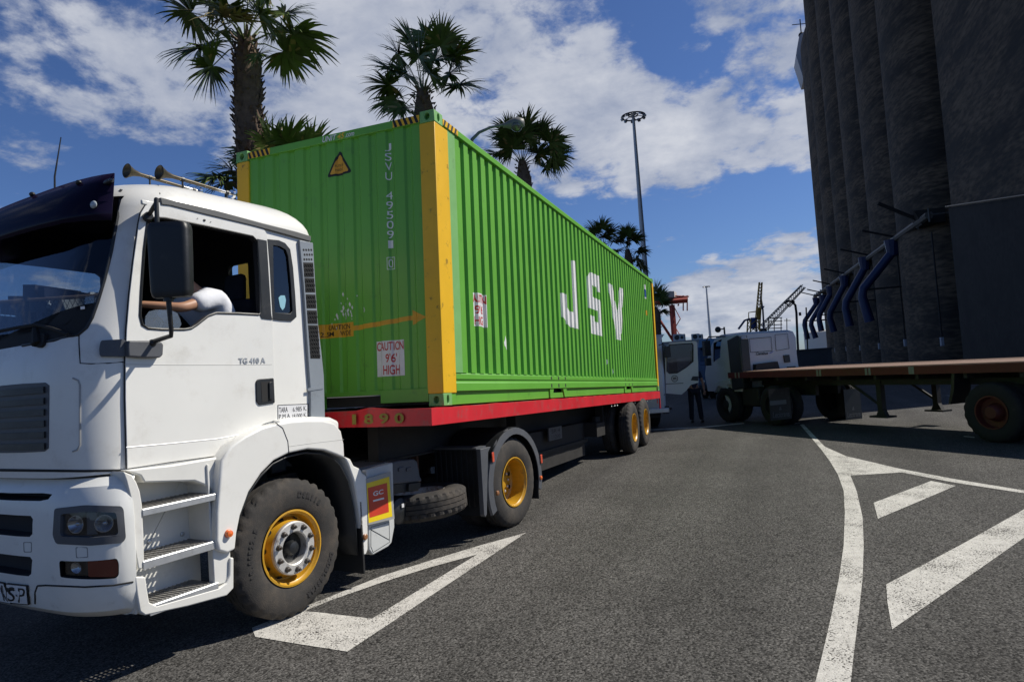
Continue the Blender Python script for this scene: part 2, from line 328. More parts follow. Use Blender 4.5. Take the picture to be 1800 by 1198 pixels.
# ------------------------------------------------------------------ ground
def asphalt(name, base, paint=None):
    m = bpy.data.materials.new(name); m.use_nodes = True; t = m.node_tree; b = t.nodes['Principled BSDF']; n = t.nodes.new; l = t.links.new
    tc = n('ShaderNodeTexCoord'); src = tc.outputs['Object']
    def nz(sc, det, ro=.6):
        q = n('ShaderNodeTexNoise'); q.inputs['Scale'].default_value = sc; q.inputs['Detail'].default_value = det; q.inputs['Roughness'].default_value = ro; l(src, q.inputs[0]); return q.outputs[0]
    def mr(a, x0, x1, y0, y1, sm=False):
        q = n('ShaderNodeMapRange'); q.interpolation_type = 'SMOOTHSTEP' if sm else 'LINEAR'; l(a, q.inputs[0]); q.inputs[1].default_value = x0; q.inputs[2].default_value = x1; q.inputs[3].default_value = y0; q.inputs[4].default_value = y1; return q.outputs[0]
    def mt(op, a, c):
        q = n('ShaderNodeMath'); q.operation = op
        for i, s in enumerate((a, c)):
            if isinstance(s, (int, float)): q.inputs[i].default_value = s
            else: l(s, q.inputs[i])
        return q.outputs[0]
    vo = n('ShaderNodeTexVoronoi'); vo.inputs['Scale'].default_value = 78; l(src, vo.inputs[0])
    sepc = n('ShaderNodeSeparateColor'); l(vo.outputs['Color'], sepc.inputs[0])
    stone = mr(sepc.outputs[0], 0, 1, .30, 1.9)
    grit = mr(nz(60, 4, .7), .34, .66, .35, 1.7); blotch = mr(nz(.55, 6), .3, .7, .82, 1.16); mid = mr(nz(7, 5), .3, .7, .86, 1.12)
    mpx = n('ShaderNodeMapping'); mpx.inputs['Rotation'].default_value = (0, 0, .18); mpx.inputs['Scale'].default_value = (.05, 1.3, 1); l(src, mpx.inputs[0]); tk_ = n('ShaderNodeTexNoise'); tk_.inputs['Scale'].default_value = 1.0; tk_.inputs['Detail'].default_value = 5; l(mpx.outputs[0], tk_.inputs[0]); lane = mr(tk_.outputs[0], .35, .65, .86, 1.10)
    sc = mt('MULTIPLY', mt('MULTIPLY', mt('MULTIPLY', stone, grit), lane), mt('MULTIPLY', blotch, mid))
    col = n('ShaderNodeVectorMath'); col.operation = 'SCALE'; col.inputs[0].default_value = base; l(sc, col.inputs['Scale']); c = col.outputs[0]
    h = mt('ADD', mt('MULTIPLY', vo.outputs['Distance'], -1.2), mt('MULTIPLY', nz(240, 2), .6))
    if paint:
        wear = mt('ADD', mt('MULTIPLY', nz(2.2, 4), .45), mt('ADD', mt('MULTIPLY', nz(75, 4, .7), .62), mt('MULTIPLY', vo.outputs['Distance'], .35)))
        msk = mr(wear, paint[3], paint[3]+.07, 1, 0, True)
        pc = n('ShaderNodeVectorMath'); pc.operation = 'SCALE'; pc.inputs[0].default_value = paint[:3]; l(mt('MULTIPLY', mr(nz(14, 6), .3, .7, .78, 1.08), mr(nz(160, 2), .3, .7, .85, 1.1)), pc.inputs['Scale'])
        mx = n('ShaderNodeMix'); mx.data_type = 'RGBA'; l(msk, mx.inputs[0]); l(c, mx.inputs[6]); l(pc.outputs[0], mx.inputs[7]); c = mx.outputs[2]
    else:
        oil = mr(nz(.9, 8, .75), .62, .74, 0, .45, True); mx = n('ShaderNodeMix'); mx.data_type = 'RGBA'; l(oil, mx.inputs[0]); l(c, mx.inputs[6]); mx.inputs[7].default_value = (.03, .028, .026, 1); c = mx.outputs[2]
    l(c, b.inputs['Base Color']); b.inputs['Roughness'].default_value = .82; b.inputs['Specular IOR Level'].default_value = .12
    bp = n('ShaderNodeBump'); bp.inputs['Strength'].default_value = .55 if not paint else .35; bp.inputs['Distance'].default_value = .004; l(h, bp.inputs['Height']); l(bp.outputs[0], b.inputs['Normal'])
    return m
ASPH = asphalt('asphalt', (.073, .070, .065))
PAINT = asphalt('worn_white_road_paint', (.085, .080, .074), (.62, .60, .55, .76))
g = MB(); R_ = 2600
g.add([(-R_, -R_, 0), (R_, -R_, 0), (R_, R_, 0), (-R_, R_, 0)], [(0, 1, 2, 3)]); struct(g.build('asphalt_ground', ASPH, ang=0))
def crop(pts, sc, ox, oy): return [(ox+x/sc, oy+y/sc) for x, y in pts]
marks = []
A = lambda p: crop(p, 3.4615, 440, 900); B8 = lambda p: crop(p, 2.4067, 1350, 700)
marks.append(A([(1680, 122), (1500, 240), (1130, 485), (870, 660), (590, 845), (300, 800), (30, 755), (10, 700), (480, 513), (800, 385), (1100, 290), (1380, 205)]))
hole = A([(1380, 255), (740, 645), (400, 605), (330, 600), (480, 537), (800, 425), (1100, 331)])
marks.append(B8([(135, 110), (225, 215), (262, 265), (295, 320), (320, 390), (325, 480), (320, 620), (300, 760), (265, 930), (225, 1100), (200, 1198), (170, 1330), (330, 1330), (350, 1198), (365, 1060), (385, 900), (400, 760), (405, 620), (400, 500), (375, 390), (355, 340), (348, 325), (565, 312), (790, 355), (1083, 400), (1300, 430), (1300, 417), (1083, 388), (800, 342), (560, 297), (330, 243), (240, 203), (150, 108)]))
marks.append(B8([(447, 440), (690, 348), (795, 368), (465, 508)]))
marks.append(B8([(500, 785), (830, 610), (1083, 468), (1150, 431), (1150, 545), (1083, 588), (880, 730), (525, 975), (505, 860)]))
marks.append([(1120, 757.5), (1140, 756), (1233, 751.5), (1308, 744.2), (1308, 742.6), (1233, 749.6), (1140, 754.2), (1120, 755.5)])
marks.append([(1386, 745.6), (1405, 743.6), (1407, 742), (1386, 743.6)])
marks.append([(1694, 767), (1713, 769), (1713, 767.3), (1694, 765.4)])
marks.append([(1660, 693.5), (1682, 698), (1700, 697), (1682, 696.5)])
for i, p in enumerate(marks):
    q = [tuple(gr(x, y, .004)[:2]) for x, y in p]; mb = MB()
    if i == 0:
        hq = [tuple(gr(x, y, .004)[:2]) for x, y in hole]; loops = [[Vector((*a, 0)) for a in q], [Vector((*a, 0)) for a in hq]]; tr = tessellate_polygon(loops)
        mb.add([(a[0], a[1], .004) for a in q+hq], [tuple(t) for t in tr])
    else:
        tr = tessellate_polygon([[Vector((*a, 0)) for a in q]]); mb.add([(a[0], a[1], .004) for a in q], [tuple(t) for t in tr])
    o = mb.build('road_marking', PAINT, ang=0); struct(o)

# ------------------------------------------------------------------ container
def corr(p, seq, depth):
    # seq: lengths of outer flat, slope, inner flat, slope
    per = sum(seq)
    def y(x):
        t = (x-p) % per; a, b, c, d = seq
        if t < a: return 0.
        if t < a+b: return depth*(t-a)/b
        if t < a+b+c: return depth
        return depth*(1-(t-a-b-c)/d)
    def brk(x0, x1):
        k = math.floor((x0-p)/per)-1; o = []
        while p+k*per < x1:
            for q in (0, seq[0], seq[0]+seq[1], seq[0]+seq[1]+seq[2]):
                v = p+k*per+q
                if x0 < v < x1: o.append(v)
            k += 1
        return sorted(o)
    return y, brk
LC, WC, HC = 11.81, 2.5, 2.896
cont = empty('shipping_container', 'green and yellow corrugated freight container riding on the red flatbed behind the white lorry cab', 'container', MC)
PS = .2185; SD = .032
ys_, bks = corr(.47, (.104, .013, .088, .0135), SD)
Y0 = .022                                # the side panel lies a little behind the posts
def ysf(x): return Y0+(ys_(x) if .47 <= x <= LC-.42 else 0.)
z0p, z1p = .32, 2.80
xs = [.29]+[x for x in bks(.46, LC-.40)]+[LC-.29]
mb = MB(); zs = [z0p, .9, 1.5, 2.2, z1p]
for i in range(len(xs)-1):
    for k in range(len(zs)-1):
        a, b = xs[i], xs[i+1]; mb.add([(a, ysf(a), zs[k]), (b, ysf(b), zs[k]), (b, ysf(b), zs[k+1]), (a, ysf(a), zs[k+1])], [(0, 1, 2, 3)])
mb.build('side_wall', GREEN, cont, ang=20)
mb = MB()
for i in range(len(xs)-1):
    a, b = xs[i], xs[i+1]; mb.add([(a, WC-ysf(a), z0p), (b, WC-ysf(b), z0p), (b, WC-ysf(b), z1p), (a, WC-ysf(a), z1p)], [(3, 2, 1, 0)])
mb.build('side_wall', GREEN, cont, ang=20)
# end wall (towards the cab), panel from y=.15 to 2.35
xf_, bkf = corr(.16, (.108, .022, .054, .022), .020)
def xff(y): return .02+(xf_(y) if .17 < y < 2.33 else 0)
yy = [.15]+bkf(.17, 2.33)+[2.35]; mb = MB()
for i in range(len(yy)-1):
    a, b = yy[i], yy[i+1]; mb.add([(xff(a), a, .16), (xff(b), b, .16), (xff(b), b, 2.79), (xff(a), a, 2.79)], [(3, 2, 1, 0)])
mb.build('end_wall', GREEN, cont, ang=20)
MB().b2((LC-.06, .12, .1), (LC-.01, WC-.12, 2.8)).build('rear_doors', GREEN, cont)
# posts
mb = MB(); mb.prism([(0, 0), (.285, 0), (.285, .03), (.05, .045), (.05, .17), (0, .17)], 2, .118, 2.778); mb.build('corner_post', YPOST, cont, bevel=.008)
mb = MB(); mb.prism([(0, WC), (0, WC-.17), (.05, WC-.17), (.05, WC-.04), (.285, WC-.03), (.285, WC)], 2, .118, 2.778); mb.build('corner_post', YPOST, cont, bevel=.008)
for y0, y1 in ((0, .17), (WC-.17, WC)):
    MB().b2((LC-.16, y0, .118), (LC, y1, 2.778)).build('corner_post', YPOST, cont, bevel=.008)
MB().b2((.286, .012, z0p), (.46, .028, z1p)).build('flat_side_panel', GREEN_PALE, cont)
# rails
MB().b2((.178, .0, 2.80), (LC-.178, .07, 2.868)).b2((.178, WC-.07, 2.80), (LC-.178, WC, 2.868)).build('top_rail', GREEN, cont, bevel=.006)
MB().b2((.0, .162, 2.79), (.06, WC-.162, 2.872)).build('end_top_rail', GREEN, cont, bevel=.006)
MB().b2((.05, .07, 2.85), (LC-.03, WC-.07, 2.86)).build('roof_panel', GREEN, cont)
# bottom side rail: upper moulding, recess, lower sill with fork pockets
mb = MB(); sec = [(.018, .32), (.004, .305), (.004, .255), (.014, .245), (.014, .225), (.004, .215), (.004, .146), (.05, .142), (.05, .132), (.012, .128), (.012, .004), (.10, .004), (.10, .32)]
segs = [(.286, 3.17), (3.93, 7.87), (8.66, LC-.17)]
mb.prism([(.03, .32), (.03, .308), (.002, .305), (.002, .255), (.014, .245), (.014, .225), (.002, .215), (.002, .136), (.10, .136), (.10, .32)], 0, .286, LC-.17)
for a, b in segs: mb.prism([(.034, .1355), (.034, .004), (.10, .004), (.10, .1355)], 0, a, b)
mb.b2((.18, .012, .004), (.286, .05, .135))
mb.build('bottom_rail', GREEN, cont, bevel=.003)
mb = MB()
for a, b in ((3.17, 3.93), (7.87, 8.66)):
    mb.b2((a, .11, .002), (b, .16, .30))
    for xq in (a+.02, (a+b)/2-.04, b-.1): mb.b2((xq, .0015, .15), (xq+.05, .0035, .20)); mb.b2((xq, .0015, .26), (xq+.05, .0035, .30))
mb.build('fork_pocket', SEAM, cont)
for a, b in ((3.17, 3.93), (7.87, 8.66)): mb = MB(); mb.prism([(a, .13), (a+.16, .13), (a+.10, .006), (a, .006)], 1, .013, .05); mb.prism([(b-.16, .13), (b, .13), (b, .006), (b-.10, .006)], 1, .013, .05); mb.b2((a+.09, .03, .004), (b-.09, .05, .075)); mb.build('pocket_bracket', GREEN, cont)

MB().b2((.0, .162, .045), (.04, .70, .175)).b2((.01, .70, .13), (.04, WC-.162, .175)).b2((0, 1.37, .004), (.04, WC-.162, .13)).build('end_bottom_rail', GREEN, cont, bevel=.004)
MB().b2((.06, .17, .02), (LC-.1, WC-.17, .12)).build('floor', DARKMET, cont)
# corner castings with their oval holes
def casting(x0, y0, z0, sx, sy):
    a = MB().b2((x0, y0, z0), (x0+.178*sx, y0+.162*sy, z0+.118)).build('corner_casting', GREEN_PALE, cont)
    b = MB(); zc = z0+.06
    ov = [(cos(t)*.024, sin(t)*.042) for t in frange(0, 2*pi*11/12, 11)]
    b.prism([(x0+.089*sx+p, zc+q) for p, q in ov], 1, y0-.03*sy, y0+.06*sy); c1 = b.build('c', SEAM, ang=0)
    b = MB(); b.prism([(y0+.081*sy+p*1.2, zc+q*.85) for p, q in ov], 0, x0-.03*sx, x0+.06*sx); c2 = b.build('c', SEAM, ang=0)
    c1.parent = cont; c2.parent = cont
    bpy.context.view_layer.update(); cut(a, [c1, c2]); a.data.materials.clear(); a.data.materials.append(GREEN_PALE)
    m = a.modifiers.new('b', 'BEVEL'); m.width = .006; m.segments = 2; m.angle_limit = radians(40); m.limit_method = 'ANGLE'
for x0, sx in ((-.004, 1), (LC+.004, -1)):
    for y0, sy in ((-.004, 1), (WC+.004, -1)):
        for z0 in (0, 2.778): casting(x0, y0, z0, sx, sy)
# draping flat shapes over the walls
def on_side(vf, name, mt_, off=.0018, parent=cont, z=()):
    V, F = slice2(vf[0], vf[1], bks(min(v[0] for v in vf[0]), max(v[0] for v in vf[0])), z); m = MB()
    m.add([(x, ysf(x)-off, y) for x, y in V], F); return m.build(name, mt_, parent, ang=0, clean=False)
def on_end(vf, name, mt_, off=.0018):
    # vf in (y mirrored so that it reads from outside): x -> y = X0 - x handled by the caller
    V, F = slice2(vf[0], vf[1], bkf(min(v[0] for v in vf[0]), max(v[0] for v in vf[0]))); m = MB()
    m.add([(xff(x)-off, x, y) for x, y in V], F); return m.build(name, mt_, cont, ang=0, clean=False)
def flip(vf): return [(-x, y) for x, y in vf[0]], vf[1]
def endtext(s, y0, y1, z0, z1, bold=.01, shear=0): # y0 (left as read) > y1
    return fit2(text2(s, 1, bold, shear), y0, y1, z0, z1)
J = [(4.51, 2.17), (4.83, 2.20), (4.83, 1.08), (4.26, 1.08), (3.87, 1.24), (3.85, 1.57), (4.19, 1.58), (4.19, 1.37), (4.28, 1.33), (4.51, 1.33)]
S_ = [(5.62, 2.15), (6.34, 2.17), (6.34, 1.86), (6.08, 1.86), (6.08, 1.93), (5.74, 1.93), (5.74, 1.72), (6.22, 1.72), (6.34, 1.60), (6.34, 1.06), (5.52, 1.06), (5.52, 1.38), (5.78, 1.38), (5.78, 1.29), (6.08, 1.29), (6.08, 1.50), (5.44, 1.50), (5.44, 2.02)]
V_ = [(6.93, 2.14), (7.27, 2.14), (7.62, 1.58), (7.93, 2.18), (8.27, 2.19), (7.84, 1.07), (7.42, 1.07)]
for nm, p in (('J', J), ('S', S_), ('V', V_)): on_side(poly2(p), 'painted_letter', WLET)
# caution sheet on the side
sg = on_side(rect2(.80, 1.14, .83, 1.195), 'caution_sticker', STICKW)
def under(o, p): o.parent = p; return o
for s, a, b, c, d in (('CAUTION', .81, 1.13, 1.09, 1.18), ("9'6'", .88, 1.05, .965, 1.06), ('HIGH', .87, 1.08, .845, .94)):
    under(on_side(fit2(text2(s, 1, .02), a, b, c, d), 'caution_text', RLET, .0032), sg)
bl = on_side(rect2(10.66, 10.95, 2.27, 2.62), 'placard', STICKW); under(on_side(rect2(10.70, 10.92, 2.31, 2.50), 'placard_panel', mat('blue_sticker', (.02, .08, .35)), .003), bl)
on_side(rect2(10.72, 10.86, 1.86, 1.98), 'small_placard', STICKY)
random.seed(3)
for (cx_, cz_, n_) in ((1.65, .69, 10), (6.55, .60, 9), (7.0, .42, 5)):
    pts = [(cx_+cos(t)*random.uniform(.02, .055), cz_+sin(t)*random.uniform(.04, .10)) for t in frange(0, 2*pi*(n_-1)/n_, n_-1)]
    on_side(poly2(pts), 'scraped_patch', STICKW, .002)
def plate(vf, name, mt_, y=.004, off=.0015): m = MB(); m.add([(a, y-off, b) for a, b in vf[0]], vf[1]); return m.build(name, mt_, cont, ang=0, clean=False)
plate(fit2(text2('UNIT', 1, .025, .15), .315, .50, .165, .212), 'maker_text', WLET)
plate(fit2(text2('45', 1, .025, .15), .505, .60, .165, .212), 'maker_text', YLET)
plate(fit2(text2('.com', 1, .02, .15), .605, .70, .165, .197), 'maker_text', WLET)
# end wall writing
yb = 1.14
on_end(poly2(round_poly([(1.14, 2.70), (.98, 2.43), (1.30, 2.42)], .04)), 'warning_triangle', BLET)
tri = on_end(poly2(round_poly([(1.14, 2.655), (1.02, 2.452), (1.262, 2.445)], .025)), 'warning_panel', STICKY, .003)
under(on_end(fit2(text2('AUTION', 1), 1.20, 1.09, 2.52, 2.545), 'warning_text', BLET, .0042), tri); under(on_end(fit2(text2('HEIGHT', 1), 1.19, 1.09, 2.475, 2.50), 'warning_text', BLET, .0042), tri)
ser = 'JSVU 495091'; zt, zb_ = 2.66, 1.565; nchar = len(ser)
for i, ch in enumerate(ser):
    if ch == ' ': continue
    a = zt-(zt-zb_)*i/nchar; hh = (zt-zb_)/nchar*.80; wd = .045 if ch not in '1' else .032
    on_end(fit2(text2(ch, 1, .0), .55+wd*.72, .55-wd*.72, a-hh, a), 'serial_letter', WLET)
on_end(fit2(text2('0', 1), .575, .535, 1.39, 1.475), 'serial_letter', WLET)
on_end((lambda a: ([(x, y) for x, y in [(.595, 1.37), (.515, 1.37), (.515, 1.495), (.595, 1.495), (.589, 1.376), (.521, 1.376), (.521, 1.489), (.589, 1.489)]], [(0, 1, 5, 4), (1, 2, 6, 5), (2, 3, 7, 6), (3, 0, 4, 7)]))(0), 'serial_box', WLET)
def rail(vf, name, mt_, off=.0015): m = MB(); m.add([(-off, a, b) for a, b in vf[0]], vf[1]); return m.build(name, mt_, cont, ang=0, clean=False)
rail(fit2(text2('UNIT', 1, .02, .25), 1.33, 1.15, 2.80, 2.858), 'maker_text', WLET); rail(fit2(text2('45', 1, .02, .25), 1.145, 1.05, 2.80, 2.858), 'maker_text', YLET); rail(fit2(text2('.com', 1, .01, .25), 1.045, .93, 2.802, 2.84), 'maker_text', WLET)
for (y0, y1) in ((.165, .47), (2.03, 2.335)):
    rail(rect2(y0, y1, 2.794, 2.869), 'hazard_tape', YPOST); nn = 5; m = MB()
    for k in range(nn):
        a = y0+(y1-y0)*(k+.1)/nn; m.add([(-.003, a, 2.794), (-.003, a+.032, 2.794), (-.003, min(a+.062, y1), 2.869), (-.003, a+.03, 2.869)], [(0, 1, 2, 3)])
    m.build('hazard_stripe', BLET, cont, ang=0, clean=False)
m = MB().add([(.18, -.0015, 2.802), (.52, -.0015, 2.802), (.52, -.0015, 2.866), (.18, -.0015, 2.866)], [(0, 1, 2, 3)]); m.build('hazard_tape', YPOST, cont, ang=0, clean=False)
m = MB()
for k in range(4): a = .19+k*.08; m.add([(a, -.003, 2.802), (a+.034, -.003, 2.802), (a+.064, -.003, 2.866), (a+.03, -.003, 2.866)], [(0, 1, 2, 3)])
m.build('hazard_stripe', BLET, cont, ang=0, clean=False)
# arrow and width notice
on_end(poly2([(1.02, .79), (1.02, .745), (1.0, .84)]), 'notice_arrow', STICKY) if False else None
on_end(poly2([(1.01, .79), (.33, .845), (.33, .795), (.165, .862), (.33, .945), (.33, .89), (1.01, .84)]), 'notice_arrow', STICKY)
nb = on_end(rect2(1.01, 1.50, .735, .88), 'width_notice', STICKY)
under(on_end(fit2(text2('CAUTION', 1, .01), 1.33, 1.05, .815, .865), 'notice_text', BLET, .003), nb); under(on_end(fit2(text2('2.5M', 1, .01), 1.42, 1.25, .75, .80), 'notice_text', BLET, .003), nb); under(on_end(fit2(text2('WIDE', 1, .01), 1.18, 1.04, .75, .80), 'notice_text', BLET, .003), nb)
cs = on_end(rect2(.425, .752, .31, .662), 'caution_sticker', STICKW)
for s, a, b, c, d in (('CAUTION', .748, .430, .565, .65), ("9'6'", .64, .52, .445, .535), ('HIGH', .67, .49, .325, .42)): under(on_end(fit2(text2(s, 1, .015), a, b, c, d), 'caution_text', RLET, .003), cs)
random.seed(5)
for k in range(34):
    r_ = random.gauss(0, .05); cy_ = 1.10+random.gauss(0, .07); cz_ = .98+random.gauss(0, .07); s_ = random.uniform(.004, .014)
    m = MB(); m.add([(xff(cy_+a)-.002, cy_+a, cz_+b) for a, b in ((-s_, 0), (-s_*.2, -s_*2), (s_, s_*.4), (0, s_*2.2))], [(0, 1, 2, 3)])
    if k == 0: big = m
    else: big.add(m.v, m.f)
big.build('scratches', STICKW, cont, ang=0, clean=False)

# ------------------------------------------------------------------ wheels
def tyre_mb(R, W, n=96, letters=False):
    # axis along +y (inwards), outer sidewall at y=0
    r0 = R*.535
    prof = [(r0, .035), (r0+.012, .018), (r0+.03, .012), (R*.62, .006), (R*.68, 0), (R*.76, -.004), (R*.84, .002), (R*.90, .012), (R*.945, .022), (R*.975, .034), (R, .048), (R, W*.30), (R-.014, W*.305), (R-.014, W*.33), (R, W*.335), (R, W*.49), (R-.014, W*.495), (R-.014, W*.52), (R, W*.525), (R, W*.67), (R-.014, W*.675), (R-.014, W*.70), (R, W*.705), (R, W-.048), (R*.945, W-.022), (R*.84, W), (R*.68, W), (r0, W-.035)]
    def mod(i, k, r, h):
        if i in (8, 9, 10, 22, 23) and k % 3 == 0: return r-(.022 if i != 8 else .006), h
        if 10 < i < 22 and (k+i) % 3 == 0: return r-.006, h
        return r, h
    return MB().lathe(prof, (0, 0, 0), (0, 1, 0), n, mod=mod)
def ringtext(s, rad, h, a0, step, y=-.007):
    m = MB()
    for i, ch in enumerate(s):
        if ch == ' ': continue
        V, F = text2(ch, h*1.35, .004); an = a0-i*step
        # letters upright outward, seen from -y
        e = Vector((cos(an), 0, sin(an))); t = Vector((sin(an), 0, -cos(an)))
        m.add([tuple(e*(rad+v[1])+t*v[0]+Vector((0, y, 0))) for v in V], F); m.add([tuple(e*(rad+v[1])+t*v[0]+Vector((0, y+.006, 0))) for v in V], F)
    return m
NUTM = mat('dark_wheel_nut', (.10, .09, .08), .5, .5, var=.3, vs=40)
def wheel_front(R=.535, W=.28):
    rim = MB(); rr = R*.545
    rim.lathe([(rr-.004, .02), (rr+.004, .008), (rr-.010, .006), (rr-.018, .022), (rr-.028, .03), (rr-.034, .075), (rr-.042, .10), (rr-.056, .10), (rr-.080, .045), (rr-.086, .02), (rr-.098, .012)], (0, 0, 0), (0, 1, 0), 60)
    rim.lathe([(rr-.03, .05), (rr-.03, .25)], (0, 0, 0), (0, 1, 0), 40)
    hol = []
    for k in range(10):
        a = 2*pi*k/10+.2; c = Vector((cos(a)*(rr-.066), .078, sin(a)*(rr-.066))); d = Vector((cos(a)*.85, -.5, sin(a)*.85))
        hol.append(MB()); hol[-1].lathe([(.0001, .007), (.021, .007)], c, d, 16)
    fl = MB(); q = rr-.086
    fl.lathe([(q, .03), (q, -.005), (q-.008, -.014), (q-.075, -.016), (q-.084, -.008), (q-.088, .05), (q-.086, .06)], (0, 0, 0), (0, 1, 0), 48)
    nuts = []
    for k in range(10):
        a = 2*pi*k/10+.05; c = Vector((cos(a)*(q-.038), -.016, sin(a)*(q-.038)))
        nuts.append(MB().lathe([(.024, 0), (.024, -.004), (.019, -.005), (.017, -.022), (.010, -.026), (.0085, -.04), (.0001, -.041)], c, (0, 1, 0), 8))
    hub = MB(); hub.lathe([(q-.086, .05), (q-.095, .062), (.062, .062), (.058, .02), (.045, -.004), (.02, -.012), (.0001, -.013)], (0, 0, 0), (0, 1, 0), 32)
    for k in range(8): a = 2*pi*k/8; hub.lathe([(.009, .062), (.009, .05), (.0001, .05)], (cos(a)*.076, 0, sin(a)*.076), (0, 1, 0), 8)
    return [('tyre', tyre_mb(R, W), RUBBER), ('rim', rim, YELLOW_RIM), ('hub_flange', fl, STEEL), ('hub', hub, BLACKPL)]+[('wheel_nut', q_, NUTM) for q_ in nuts]+[('hand_hole', q_, SEAM) for q_ in hol]
def wheel_dual(R=.52, W=.26):
    rim = MB(); rr = R*.545; dd = .20
    rim.lathe([(rr-.004, .025), (rr+.006, .006), (rr-.006, .004), (rr-.014, .02), (rr-.024, .03), (rr-.028, .08), (rr-.034, dd-.01), (rr-.06, dd+.01), (.155, dd+.002), (.145, dd-.01), (.09, dd-.012), (.085, dd-.03), (.05, dd-.035), (.0001, dd-.035)], (0, 0, 0), (0, 1, 0), 60)
    hol = []
    for k in range(8): a = 2*pi*k/8+.3; hol.append(MB()); hol[-1].lathe([(.0001, dd-.006), (.025, dd-.004)], (cos(a)*.20, 0, sin(a)*.20), (0, 1, 0), 14)
    nuts = [MB().lathe([(.018, dd-.018), (.016, dd-.03), (.0001, dd-.035)], (cos(2*pi*k/10)*.125, 0, sin(2*pi*k/10)*.125), (0, 1, 0), 6) for k in range(10)]
    ty = tyre_mb(R, W); t2 = tyre_mb(R, W); ty.add([(v[0], v[1]+.34, v[2]) for v in t2.v], t2.f)
    return [('tyre', ty, RUBBER), ('rim', rim, YELLOW_RIM)]+[('hand_hole', q_, SEAM) for q_ in hol]+[('wheel_nut', q_, STEEL) for q_ in nuts]
_wm = {}
def put_wheel(kind, parent, loc, side=1, rot=0, spin=0):
    # side 1: outer face towards -y; -1: towards +y
    if kind not in _wm: _wm[kind] = [(n_, mb_.me(n_, mt_, 40), mt_) for n_, mb_, mt_ in {'front': wheel_front, 'dual': wheel_dual}[kind.split('_')[0]]()]
    parts = _wm[kind]; base = None
    for n_, me_, mt_ in parts:
        if base is None:
            base = link('wheel', me_, parent); base.location = loc; base.rotation_euler = (0, spin, rot+(0 if side == 1 else pi))
        else: o = link(n_, me_, base)
    return base

# ------------------------------------------------------------------ red trailer
trl = empty('flatbed_trailer', 'red flatbed semi-trailer numbered 1890 with yellow wheels carrying the green container', 'trailer', MT)
DZ = 1.534
# side beams, with a slightly battered top edge
random.seed(11)
def beam(y0, y1):
    n = 60; m = MB(); vs = []; fs = []
    for i in range(n+1):
        x = -.30+(LC+.22)*i/n; dz = random.uniform(-.006, .004); dy = random.uniform(-.006, .006); zt_ = DZ-.012+dz; zb2 = DZ-.168-.02*i/n
        vs += [(x, y0+dy, zb2), (x, y0+dy, zt_), (x, y1, zt_), (x, y1, zb2)]
    for i in range(n):
        for k in range(4): fs.append((i*4+k, i*4+(k+1) % 4, i*4+4+(k+1) % 4, i*4+4+k))
    fs += [(3, 2, 1, 0), (n*4, n*4+1, n*4+2, n*4+3)]; m.add(vs, fs); return m
beam(-.035, .03).build('side_beam', RED, trl, ang=25); beam(WC-.03, WC+.035).build('side_beam', RED, trl, ang=25)
# front headboard beam, bent
fb = [(-.035, 0, 0), (.35, 0, .004), (.60, -.015, .028), (.66, .0, .022), (.80, .02, 0), (1.35, .03, -.01), (WC+.035, 0, 0)]
vs = []; fs = []
for y, dx, dz in fb: vs += [(-.305+dx, y, DZ-.168), (-.305+dx, y, DZ-.012+dz), (-.20, y, DZ-.012+dz*.4), (-.20, y, DZ-.168)]
for i in range(len(fb)-1):
    for k in range(4): fs.append((i*4+k, i*4+(k+1) % 4, i*4+4+(k+1) % 4, i*4+4+k))
fs += [(3, 2, 1, 0), tuple(len(fb)*4-4+k for k in range(4))]; MB().add(vs, fs).build('front_beam', RED, trl, ang=20)
m = MB(); m.prism([(1.13, 1.40), (1.17, 1.40), (1.17, 1.50), (1.13, 1.505)], 0, -.36, -.30); m.build('lashing_hook', RED, trl)
for i, ch in enumerate('1890'):
    a = .84-i*.165; V, F = fit2(text2(ch, 1, .03), a-(.03 if ch == '1' else 0), a-(.075 if ch == '1' else .10), 1.395, 1.49); m = MB(); m.add([(-.3225, x, z) for x, z in V], F); m.build('painted_number', OLIVELET, trl, ang=0, clean=False)
MB().b2((-.20, .03, DZ-.05), (LC-.08, WC-.03, DZ-.014)).build('deck', WOOD, trl)
m = MB()
for y in (.80, 1.70): m.b2((.0, y-.06, 1.02), (LC-.2, y+.06, 1.47)); m.b2((.0, y-.10, 1.0), (LC-.2, y+.10, 1.02))
for i in range(13): x = .2+i*.93; m.b2((x, .03, DZ-.16), (x+.08, WC-.03, DZ-.055))
m.build('chassis_frame', DARKMET, trl)
m = MB()
for y in (.55, 1.95): m.b2((3.0, y-.07, .72), (3.15, y+.07, 1.4)); m.b2((3.03, y-.045, .45), (3.12, y+.045, .75)); m.b2((2.95, y-.10, .42), (3.2, y+.10, .45))
m.tube([(3.08, .55, .9), (3.08, 1.95, .9)], .03); m.build('landing_gear', DARKMET, trl)
MB().b2((4.3, .45, .86), (4.95, .47, 1.06)).build('number_board', mat('grey_board', (.12, .12, .12), .5, var=.3, vs=20), trl)
m = MB()
for k, s in enumerate(('SR·4', '11200')): V, F = fit2(text2(s, 1), 4.42, 4.85, .97-.09*k, 1.03-.09*k); m.add([(x, .448, z) for x, z in V], F)
m.build('board_text', BLET, trl, ang=0, clean=False)
m = MB(); m.b2((3.6, .55, .42), (6.6, 1.0, 1.02)); m.b2((3.6, 1.5, .42), (6.6, 1.95, 1.02)); m.b2((6.6, .3, .75), (7.2, 2.2, 1.0))
m.b2((3.55, .50, .66), (6.65, .53, .72)); m.build('pallet_box', DARKMET, trl)
m = MB()
for x in (7.5, 8.6): m.b2((x-.05, .4, .8), (x+.05, .55, 1.3)); m.tube([(x-.4, .5, .85), (x+.4, .5, .85)], .035)
